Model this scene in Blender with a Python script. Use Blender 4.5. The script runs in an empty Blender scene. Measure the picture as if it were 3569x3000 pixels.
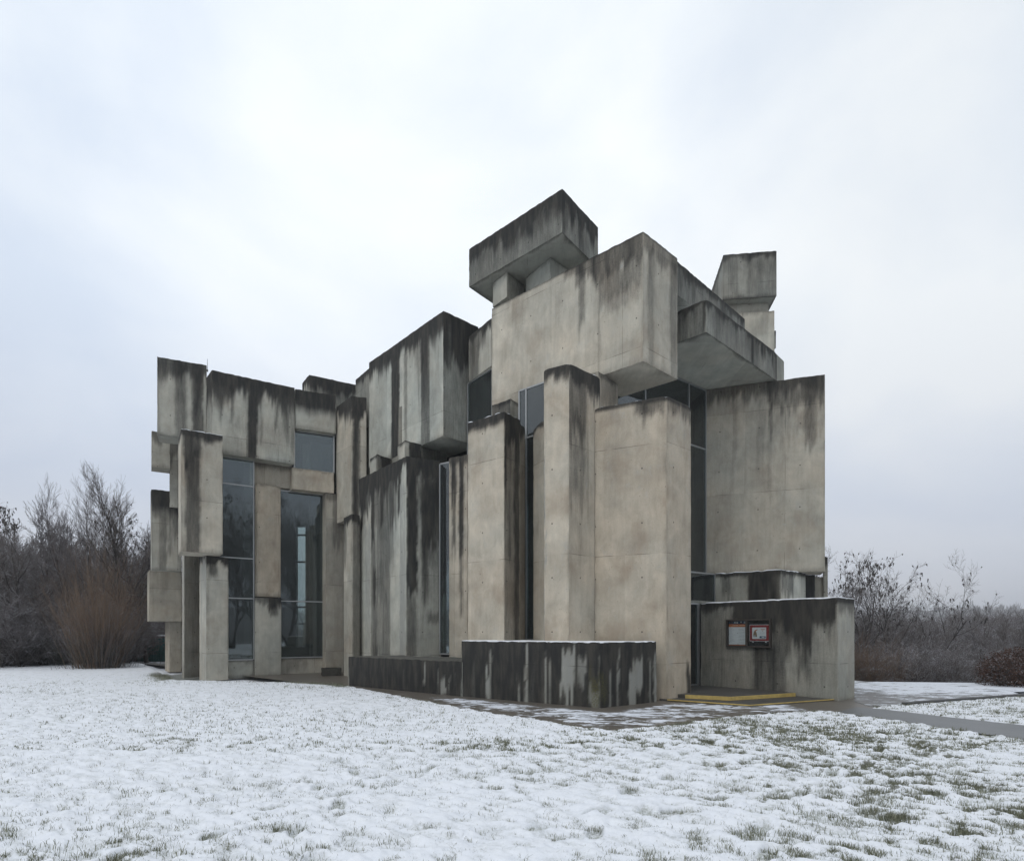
import bpy, bmesh, math, random
import numpy as np
from mathutils import Vector
R = math.radians
S = bpy.context.scene
COL = S.collection

# ------------------------------------------------------------------ camera, sky, light, exposure
cam_d = bpy.data.cameras.new("camera")
cam = bpy.data.objects.new("camera", cam_d)
COL.objects.link(cam)
cam.location = (0, 0, 1.65)
cam.rotation_euler = (R(90), 0, 0)
cam_d.sensor_fit = 'HORIZONTAL'
cam_d.sensor_width = 36
cam_d.lens = 36 * 2150 / 3569
cam_d.shift_y = (2205 - 1500) / 3569
cam_d.clip_start = 0.1
cam_d.clip_end = 5000
S.camera = cam
S.view_settings.view_transform = 'Standard'
S.view_settings.look = 'None'
S.view_settings.exposure = 0.0
S.view_settings.gamma = 1.0

SUN_EL, SUN_AZ = 48, 215      # degrees; azimuth counted clockwise from +Y
w = bpy.data.worlds.new("World"); S.world = w; w.use_nodes = True
nt = w.node_tree; nt.nodes.clear()
def N(t, ty, **k):
    n = t.nodes.new(ty)
    for a, b in k.items():
        setattr(n, a, b)
    return n
def L(t, a, b): t.links.new(a, b)
sky = N(nt, 'ShaderNodeTexSky', sky_type='NISHITA', sun_disc=False, sun_elevation=R(SUN_EL), sun_rotation=R(SUN_AZ), air_density=1.5, dust_density=4.0)
tc = N(nt, 'ShaderNodeTexCoord')
mp = N(nt, 'ShaderNodeMapping'); mp.inputs['Scale'].default_value = (1, 1, 1.7); mp.inputs['Location'].default_value = (4.2, 1.3, 0.4)
L(nt, tc.outputs['Generated'], mp.inputs['Vector'])
n1 = N(nt, 'ShaderNodeTexNoise'); n1.inputs['Scale'].default_value = 1.7; n1.inputs['Detail'].default_value = 6; n1.inputs['Roughness'].default_value = 0.5
n1.inputs['Distortion'].default_value = 0.3
L(nt, mp.outputs[0], n1.inputs['Vector'])
sx = N(nt, 'ShaderNodeSeparateXYZ'); L(nt, tc.outputs['Generated'], sx.inputs[0])
# brightness by elevation: dull lavender low down, pale white high up
el = N(nt, 'ShaderNodeValToRGB'); L(nt, sx.outputs['Z'], el.inputs[0])
cr = el.color_ramp
cr.elements[0].position = 0.0; cr.elements[0].color = (0.66, 0.70, 0.80, 1)
cr.elements[1].position = 0.75; cr.elements[1].color = (0.92, 0.97, 1.02, 1)
e = cr.elements.new(0.16); e.color = (0.74, 0.785, 0.88, 1)
e = cr.elements.new(0.42); e.color = (0.86, 0.92, 1.0, 1)
cl = N(nt, 'ShaderNodeValToRGB'); L(nt, n1.outputs['Fac'], cl.inputs[0])
cl.color_ramp.elements[0].position = 0.34; cl.color_ramp.elements[0].color = (0.86, 0.90, 0.96, 1)
cl.color_ramp.elements[1].position = 0.66; cl.color_ramp.elements[1].color = (1.16, 1.13, 1.07, 1)
mu = N(nt, 'ShaderNodeMix', data_type='RGBA', blend_type='MULTIPLY'); mu.inputs[0].default_value = 1
L(nt, el.outputs[0], mu.inputs[6]); L(nt, cl.outputs[0], mu.inputs[7])
vd = N(nt, 'ShaderNodeVectorMath', operation='DOT_PRODUCT'); vd.inputs[1].default_value = Vector((-.33, 1, .86)).normalized()
wv = N(nt, 'ShaderNodeVectorMath', operation='NORMALIZE'); L(nt, tc.outputs['Generated'], wv.inputs[0]); L(nt, wv.outputs[0], vd.inputs[0])
ad = N(nt, 'ShaderNodeMath', operation='MULTIPLY_ADD'); L(nt, n1.outputs['Fac'], ad.inputs[0]); ad.inputs[1].default_value = .22; L(nt, vd.outputs['Value'], ad.inputs[2])
mr = N(nt, 'ShaderNodeMapRange', interpolation_type='SMOOTHSTEP'); L(nt, ad.outputs[0], mr.inputs[0]); mr.inputs[1].default_value = .86; mr.inputs[2].default_value = 1.13; mr.inputs[3].default_value = .96; mr.inputs[4].default_value = 1.10
sc0 = N(nt, 'ShaderNodeVectorMath', operation='SCALE'); L(nt, mu.outputs[2], sc0.inputs[0]); L(nt, mr.outputs[0], sc0.inputs['Scale'])
b1 = N(nt, 'ShaderNodeBackground'); b1.inputs[1].default_value = 1.08; L(nt, sc0.outputs[0], b1.inputs[0])
b2 = N(nt, 'ShaderNodeBackground'); b2.inputs[1].default_value = 0.06; L(nt, sky.outputs[0], b2.inputs[0])
mxs = N(nt, 'ShaderNodeMixShader'); mxs.inputs[0].default_value = 0.12
L(nt, b1.outputs[0], mxs.inputs[1]); L(nt, b2.outputs[0], mxs.inputs[2])
wo = N(nt, 'ShaderNodeOutputWorld'); L(nt, mxs.outputs[0], wo.inputs['Surface'])

sd = bpy.data.lights.new("sun", 'SUN'); sd.energy = 0.6; sd.angle = R(25); sd.color = (1.0, 0.97, 0.93)
sun = bpy.data.objects.new("sun", sd); COL.objects.link(sun)
_az = R(SUN_AZ); _d = Vector((math.sin(_az) * math.cos(R(SUN_EL)), math.cos(_az) * math.cos(R(SUN_EL)), math.sin(R(SUN_EL))))
sun.rotation_euler = (-_d).to_track_quat('-Z', 'Y').to_euler()
S.cycles.max_bounces = 8
S.cycles.transparent_max_bounces = 12

# ------------------------------------------------------------------ helpers
def hsh(ix, iy, s=0):
    n = (ix.astype(np.int64) * 374761393 + iy.astype(np.int64) * 668265263 + s * 1442695041) & 0x7fffffff
    n = ((n ^ (n >> 13)) * 1274126177) & 0x7fffffff
    n = (n ^ (n >> 16)) & 0xffffff
    return n / float(0xffffff)
def vn(x, y, s=0):
    x = np.asarray(x, float); y = np.asarray(y, float)
    x, y = np.broadcast_arrays(x, y)
    ix = np.floor(x); iy = np.floor(y); fx = x - ix; fy = y - iy
    fx = fx * fx * (3 - 2 * fx); fy = fy * fy * (3 - 2 * fy)
    a = hsh(ix, iy, s); b = hsh(ix + 1, iy, s); c = hsh(ix, iy + 1, s); d = hsh(ix + 1, iy + 1, s)
    return (a * (1 - fx) + b * fx) * (1 - fy) + (c * (1 - fx) + d * fx) * fy
def fbm(x, y, s=0, o=4, g=0.5):
    t = 0; a = 1; q = 0
    for i in range(o):
        t = t + a * vn(np.asarray(x) * 2 ** i + 17.3 * i, np.asarray(y) * 2 ** i - 9.1 * i, s + i); q += a; a *= g
    return t / q
def sst(a, b, x):
    t = np.clip((x - a) / (b - a), 0, 1); return t * t * (3 - 2 * t)

def mk(name, V, Fs, mat=None, parent=None, attrs=None, uv=None, smooth=False):
    me = bpy.data.meshes.new(name)
    if isinstance(V, np.ndarray) and isinstance(Fs, np.ndarray):
        n = len(V); m, k = Fs.shape
        me.vertices.add(n); me.vertices.foreach_set('co', V.astype(np.float32).ravel())
        me.loops.add(m * k); me.loops.foreach_set('vertex_index', Fs.astype(np.int32).ravel())
        me.polygons.add(m); me.polygons.foreach_set('loop_start', (np.arange(m) * k).astype(np.int32))
        me.update(calc_edges=True)
    else:
        me.from_pydata([tuple(v) for v in V], [], [tuple(int(i) for i in f) for f in Fs]); me.update()
    if attrs:
        for a, vals in attrs.items():
            at = me.attributes.new(a, 'FLOAT', 'POINT'); at.data.foreach_set('value', np.asarray(vals, np.float32))
    if uv is not None:
        lay = me.uv_layers.new(name='UVMap')
        li = np.empty(len(me.loops), np.int32); me.loops.foreach_get('vertex_index', li)
        lay.data.foreach_set('uv', np.asarray(uv, np.float32)[li].ravel())
    if smooth:
        me.polygons.foreach_set('use_smooth', np.ones(len(me.polygons), bool))
    if mat: me.materials.append(mat)
    o = bpy.data.objects.new(name, me); COL.objects.link(o)
    if parent: o.parent = parent
    return o
class MB:
    def __init__(s): s.v = []; s.f = []
    def box(s, x0, y0, z0, x1, y1, z1, M=None):
        b = len(s.v)
        for z in (z0, z1):
            for x, y in ((x0, y0), (x1, y0), (x1, y1), (x0, y1)):
                p = Vector((x, y, z)); s.v.append(M @ p if M else p)
        for f in ((3, 2, 1, 0), (4, 5, 6, 7), (0, 1, 5, 4), (1, 2, 6, 5), (2, 3, 7, 6), (3, 0, 4, 7)):
            s.f.append(tuple(b + i for i in f))
    def prism(s, P, z0, z1):
        b = len(s.v); n = len(P)
        for z in (z0, z1):
            for q in P: s.v.append(Vector((q[0], q[1], z)))
        s.f.append(tuple(b + i for i in reversed(range(n)))); s.f.append(tuple(b + n + i for i in range(n)))
        for i in range(n):
            j = (i + 1) % n; s.f.append((b + i, b + j, b + n + j, b + n + i))
    def seg(s, p, q, r0, r1=None, k=4):
        r1 = r0 if r1 is None else r1
        p = Vector(p); q = Vector(q); d = (q - p).normalized()
        a = d.cross(Vector((0, 0, 1)));
        if a.length < 1e-3: a = Vector((1, 0, 0))
        a.normalize(); c = d.cross(a); b = len(s.v)
        for (o, r) in ((p, r0), (q, r1)):
            for i in range(k):
                t = 2 * math.pi * i / k; s.v.append(o + a * math.cos(t) * r + c * math.sin(t) * r)
        for i in range(k):
            j = (i + 1) % k; s.f.append((b + i, b + j, b + k + j, b + k + i))
        s.f.append(tuple(b + i for i in reversed(range(k)))); s.f.append(tuple(b + k + i for i in range(k)))
    def out(s, name, mat, parent=None, **k): return mk(name, s.v, s.f, mat, parent, **k)
def tag(o, label=None, cat=None, group=None, kind=None):
    if label: o['label'] = label
    if cat: o['category'] = cat
    if group: o['group'] = group
    if kind: o['kind'] = kind
    return o
def empty(name, loc=(0, 0, 0)):
    o = bpy.data.objects.new(name, None); o.location = loc; o.empty_display_size = 0.3; COL.objects.link(o); return o

# ------------------------------------------------------------------ materials
def mat(name):
    m = bpy.data.materials.new(name); m.use_nodes = True; t = m.node_tree
    b = t.nodes['Principled BSDF']; return m, t, b
def mixc(t, fac, a, b, mode='MIX'):
    n = N(t, 'ShaderNodeMix', data_type='RGBA', blend_type=mode)
    for i, v in ((0, fac), (6, a), (7, b)):
        if hasattr(v, 'is_output') or isinstance(v, bpy.types.NodeSocket): L(t, v, n.inputs[i])
        elif i == 0: n.inputs[0].default_value = v
        else: n.inputs[i].default_value = (*v, 1) if len(v) == 3 else v
    return n.outputs[2]
def mth(t, op, a, b=None, c=None, clamp=False):
    n = N(t, 'ShaderNodeMath', operation=op, use_clamp=clamp)
    for i, v in enumerate((a, b, c)):
        if v is None: continue
        if isinstance(v, bpy.types.NodeSocket): L(t, v, n.inputs[i])
        else: n.inputs[i].default_value = v
    return n.outputs[0]
def ramp(t, v, a, b):
    n = N(t, 'ShaderNodeMapRange', interpolation_type='SMOOTHSTEP'); L(t, v, n.inputs[0])
    n.inputs[1].default_value = a; n.inputs[2].default_value = b; return n.outputs[0]
def noise(t, vec, sc, det=4, rough=0.5, dist=0.0):
    n = N(t, 'ShaderNodeTexNoise'); n.inputs['Scale'].default_value = sc; n.inputs['Detail'].default_value = det
    n.inputs['Roughness'].default_value = rough; n.inputs['Distortion'].default_value = dist
    if vec is not None: L(t, vec, n.inputs['Vector'])
    return n.outputs['Fac']
def mapv(t, vec, sc=(1, 1, 1), loc=(0, 0, 0)):
    n = N(t, 'ShaderNodeMapping'); L(t, vec, n.inputs['Vector']); n.inputs['Scale'].default_value = sc; n.inputs['Location'].default_value = loc
    return n.outputs[0]
def attr(t, nm, ty='GEOMETRY'):
    n = N(t, 'ShaderNodeAttribute', attribute_name=nm, attribute_type=ty); return n.outputs['Fac']
def bump(t, b, h, st=0.3, dist=0.02):
    n = N(t, 'ShaderNodeBump'); n.inputs['Strength'].default_value = st; n.inputs['Distance'].default_value = dist
    L(t, h, n.inputs['Height']); L(t, n.outputs[0], b.inputs['Normal'])

def concrete_mat():
    m, t, b = mat('board_formed_concrete')
    uvn = N(t, 'ShaderNodeUVMap'); uv = uvn.outputs[0]
    obj = N(t, 'ShaderNodeTexCoord').outputs['Object']
    warm = attr(t, 'warm', 'OBJECT'); tone = attr(t, 'tone', 'OBJECT')
    big = noise(t, obj, 0.55, 5, 0.6)
    wf = mth(t, 'ADD', warm, mth(t, 'MULTIPLY', mth(t, 'SUBTRACT', big, 0.5), 1.1), clamp=True)
    base = mixc(t, wf, (0.365, 0.375, 0.335), (0.43, 0.372, 0.292))
    # cloudy mottling and lighter wiped patches
    m1 = noise(t, mapv(t, uv, (1.3, 1.0, 1)), 1.6, 7, 0.62, 0.4)
    m2 = noise(t, mapv(t, uv, (9, 1.4, 1)), 1.0, 5, 0.6)
    g = mth(t, 'ADD', mth(t, 'MULTIPLY', m1, 0.75), mth(t, 'MULTIPLY', m2, 0.25))
    big2 = noise(t, mapv(t, uv, (1, .8, 1), (7, 3, 0)), 0.42, 3, 0.55, 1.2)
    g = mth(t, 'ADD', mth(t, 'MULTIPLY', g, 1.25), mth(t, 'ADD', 0.12, mth(t, 'MULTIPLY', big2, 0.6)))
    # formwork panels: each with a slight tone of its own
    sp = N(t, 'ShaderNodeSeparateXYZ'); L(t, uv, sp.inputs[0])
    pu = mth(t, 'FLOOR', mth(t, 'DIVIDE', sp.outputs[0], 1.22)); pv = mth(t, 'FLOOR', mth(t, 'DIVIDE', mth(t, 'ADD', sp.outputs[1], 0.4), 2.7))
    cb = N(t, 'ShaderNodeCombineXYZ'); L(t, pu, cb.inputs[0]); L(t, pv, cb.inputs[1])
    wn = N(t, 'ShaderNodeTexWhiteNoise', noise_dimensions='3D'); L(t, cb.outputs[0], wn.inputs['Vector'])
    g = mth(t, 'MULTIPLY', g, mth(t, 'ADD', mth(t, 'MULTIPLY', wn.outputs['Value'], 0.20), 0.90))
    g = mth(t, 'MULTIPLY', g, tone)
    hf = noise(t, mapv(t, uv, (1, .7, 1), (2, 2, 0)), 34, 4, .75); brd = noise(t, mapv(t, uv, (10, .35, 1)), 1.0, 3, .6)
    g = mth(t, 'MULTIPLY', g, mth(t, 'ADD', .76, mth(t, 'ADD', mth(t, 'MULTIPLY', hf, .34), mth(t, 'MULTIPLY', brd, .14))))
    # joint lines, broken up
    def line(c, per, off, wd):
        a = mth(t, 'FRACT', mth(t, 'DIVIDE', mth(t, 'ADD', c, off), per))
        a = mth(t, 'ABSOLUTE', mth(t, 'SUBTRACT', a, 0.5)); return mth(t, 'GREATER_THAN', a, 0.5 - wd / per)
    jl = mth(t, 'MAXIMUM', line(sp.outputs[1], 2.7, 0.4, 0.008), line(sp.outputs[0], 2.44, 0.0, 0.006))
    jl = mth(t, 'MULTIPLY', jl, ramp(t, noise(t, uv, 1.1, 3), 0.42, 0.58))
    # tie holes
    def cell(c, per, off):
        a = mth(t, 'FRACT', mth(t, 'DIVIDE', mth(t, 'ADD', c, off), per)); return mth(t, 'MULTIPLY', mth(t, 'SUBTRACT', a, 0.5), per)
    du = cell(sp.outputs[0], 1.22, 0.18); dv = cell(sp.outputs[1], 1.35, 0.30)
    r = mth(t, 'SQRT', mth(t, 'ADD', mth(t, 'MULTIPLY', du, du), mth(t, 'MULTIPLY', dv, dv)))
    hole = mth(t, 'MULTIPLY', mth(t, 'LESS_THAN', r, 0.021), attr(t, 'vert'))
    # small blow holes
    vo = N(t, 'ShaderNodeTexVoronoi'); vo.inputs['Scale'].default_value = 9; L(t, uv, vo.inputs['Vector'])
    pit = mth(t, 'MULTIPLY', mth(t, 'LESS_THAN', vo.outputs['Distance'], 0.10), ramp(t, m1, .44, .56))
    v2 = N(t, 'ShaderNodeTexVoronoi'); v2.inputs['Scale'].default_value = 1.7; L(t, uv, v2.inputs['Vector'])
    pit = mth(t, 'MAXIMUM', pit, mth(t, 'MULTIPLY', mth(t, 'LESS_THAN', mth(t, 'ADD', v2.outputs['Distance'], mth(t, 'MULTIPLY', noise(t, uv, 30, 2), .03)), .038), 1.6))
    c = mixc(t, 1.0, base, (0, 0, 0), 'MULTIPLY')
    vm = N(t, 'ShaderNodeVectorMath', operation='SCALE'); L(t, base, vm.inputs[0]); L(t, g, vm.inputs['Scale'])
    c = vm.outputs[0]
    # pale wiped and efflorescent patches, stronger low down
    pp = noise(t, mapv(t, uv, (1.5, 1.2, 1), (1, 5, 0)), 1.9, 9, .72, .8)
    c = mixc(t, mth(t, 'MULTIPLY', ramp(t, pp, .55, .70), .38), c, (0.43, 0.425, 0.395))
    rd = noise(t, mapv(t, uv, (1.1, .8, 1), (11, 2, 0)), .8, 5, .6)
    c = mixc(t, mth(t, 'MULTIPLY', mth(t, 'MULTIPLY', ramp(t, rd, .5, .68), wf), .55), c, (0.30, 0.235, 0.172))
    # dark algae / soot staining and W3's painted recess shade, carried on the mesh, broken by fine vertical noise
    fine = noise(t, mapv(t, uv, (14, 1.6, 1)), 1.2, 6, 0.65)
    grain = noise(t, uv, 26, 3, 0.7)
    st = attr(t, 'stain_shade')
    brk = mth(t, 'ADD', mth(t, 'MULTIPLY', mth(t, 'SUBTRACT', fine, 0.5), 0.75), mth(t, 'MULTIPLY', mth(t, 'SUBTRACT', grain, 0.5), 0.5))
    stf = mth(t, 'ADD', st, mth(t, 'MULTIPLY', brk, mth(t, 'ADD', mth(t, 'MULTIPLY', mth(t, 'MULTIPLY', st, mth(t, 'SUBTRACT', 1.0, st)), 3.6), 0.08)), clamp=True)
    sc_ = mixc(t, ramp(t, noise(t, mapv(t, uv, (5, .9, 1), (3, 9, 0)), 1.1, 5, .6), .38, .66), (0.018, 0.0185, 0.019), (0.046, 0.0425, 0.037))
    c = mixc(t, mth(t, 'MULTIPLY', stf, 0.97), c, sc_)
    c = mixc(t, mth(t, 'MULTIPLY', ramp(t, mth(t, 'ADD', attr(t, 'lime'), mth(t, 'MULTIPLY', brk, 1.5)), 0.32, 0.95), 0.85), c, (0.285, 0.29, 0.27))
    c = mixc(t, mth(t, 'MULTIPLY', mth(t, 'MAXIMUM', mth(t, 'MULTIPLY', jl, 0.62), mth(t, 'MAXIMUM', mth(t, 'MULTIPLY', hole, 0.9), mth(t, 'MULTIPLY', pit, 0.45))), 0.85), c, (0.03, 0.028, 0.026))
    c = mixc(t, mth(t, 'MULTIPLY', attr(t, 'moss'), ramp(t, grain, 0.3, 0.7)), c, (0.10, 0.095, 0.035))
    L(t, c, b.inputs['Base Color']); b.inputs['Roughness'].default_value = 0.9
    b.inputs['Specular IOR Level'].default_value = 0.25
    hh = mth(t, 'SUBTRACT', mth(t, 'ADD', mth(t, 'MULTIPLY', grain, 0.25), m1), mth(t, 'MULTIPLY', hole, 1.5))
    bump(t, b, hh, 0.35, 0.012)
    return m
CONC = concrete_mat()

def simple(name, col, rough=0.6, metal=0.0, nz=0.15, sc=20):
    m, t, b = mat(name)
    obj = N(t, 'ShaderNodeTexCoord').outputs['Object']
    f = noise(t, obj, sc, 4)
    c = mixc(t, f, tuple(x * (1 - nz) for x in col), tuple(min(1, x * (1 + nz)) for x in col))
    L(t, c, b.inputs['Base Color']); b.inputs['Roughness'].default_value = rough; b.inputs['Metallic'].default_value = metal
    return m
def snow_mat():
    m, t, b = mat('snow')
    obj = N(t, 'ShaderNodeTexCoord').outputs['Object']
    f = noise(t, obj, 9, 5)
    L(t, mixc(t, f, (0.74, 0.77, 0.82), (0.86, 0.88, 0.91)), b.inputs['Base Color']); b.inputs['Roughness'].default_value = 0.8
    b.inputs['Specular IOR Level'].default_value = 0.2
    bump(t, b, noise(t, obj, 60, 3), 0.4, 0.01)
    return m
SNOW = snow_mat()
ALU = simple('aluminium_frame', (0.36, 0.37, 0.37), 0.45, 0.6)
ALUD = simple('dark_steel_frame', (0.09, 0.095, 0.095), 0.5, 0.5)
def glass_mat():
    m, t, b = mat('tinted_glass'); t.nodes.remove(b)
    o = t.nodes['Material Output']
    tr = N(t, 'ShaderNodeBsdfTransparent'); tr.inputs[0].default_value = (0.62, 0.70, 0.69, 1)
    gl = N(t, 'ShaderNodeBsdfGlossy'); gl.inputs[0].default_value = (0.85, 0.9, 0.92, 1); gl.inputs['Roughness'].default_value = 0.015
    fr = N(t, 'ShaderNodeFresnel'); fr.inputs[0].default_value = 1.5
    obj = N(t, 'ShaderNodeTexCoord').outputs['Object']
    bp = N(t, 'ShaderNodeBump'); bp.inputs['Strength'].default_value = 0.05; bp.inputs['Distance'].default_value = 0.05
    L(t, noise(t, obj, 0.8, 2), bp.inputs['Height']); L(t, bp.outputs[0], gl.inputs['Normal'])
    mx = N(t, 'ShaderNodeMixShader'); L(t, mth(t, 'ADD', mth(t, 'MULTIPLY', fr.outputs[0], 1.25), 0.045, clamp=True), mx.inputs[0])
    df = N(t, 'ShaderNodeBsdfDiffuse'); df.inputs[0].default_value = (.16, .18, .18, 1); m2 = N(t, 'ShaderNodeMixShader'); m2.inputs[0].default_value = .14
    L(t, tr.outputs[0], m2.inputs[1]); L(t, df.outputs[0], m2.inputs[2]); L(t, m2.outputs[0], mx.inputs[1]); L(t, gl.outputs[0], mx.inputs[2]); L(t, mx.outputs[0], o.inputs[0])
    return m
GLASS = glass_mat()
def clear_glass():
    m, t, b = mat('clear_glass'); t.nodes.remove(b); o = t.nodes['Material Output']
    tr = N(t, 'ShaderNodeBsdfTransparent'); tr.inputs[0].default_value = (.93, .95, .95, 1); gl = N(t, 'ShaderNodeBsdfGlossy'); gl.inputs['Roughness'].default_value = .03
    mx = N(t, 'ShaderNodeMixShader'); mx.inputs[0].default_value = .05; L(t, tr.outputs[0], mx.inputs[1]); L(t, gl.outputs[0], mx.inputs[2]); L(t, mx.outputs[0], o.inputs[0]); return m
CLEAR = clear_glass()
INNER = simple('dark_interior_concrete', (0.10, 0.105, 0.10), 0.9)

# ------------------------------------------------------------------ the concrete church
church = empty('concrete_church', (0, 20, 0))
tag(church, 'brutalist church of stacked raw concrete blocks streaked dark by rain, standing in the snow', 'church')
CH_INV = Vector((0, -20, 0))

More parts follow.
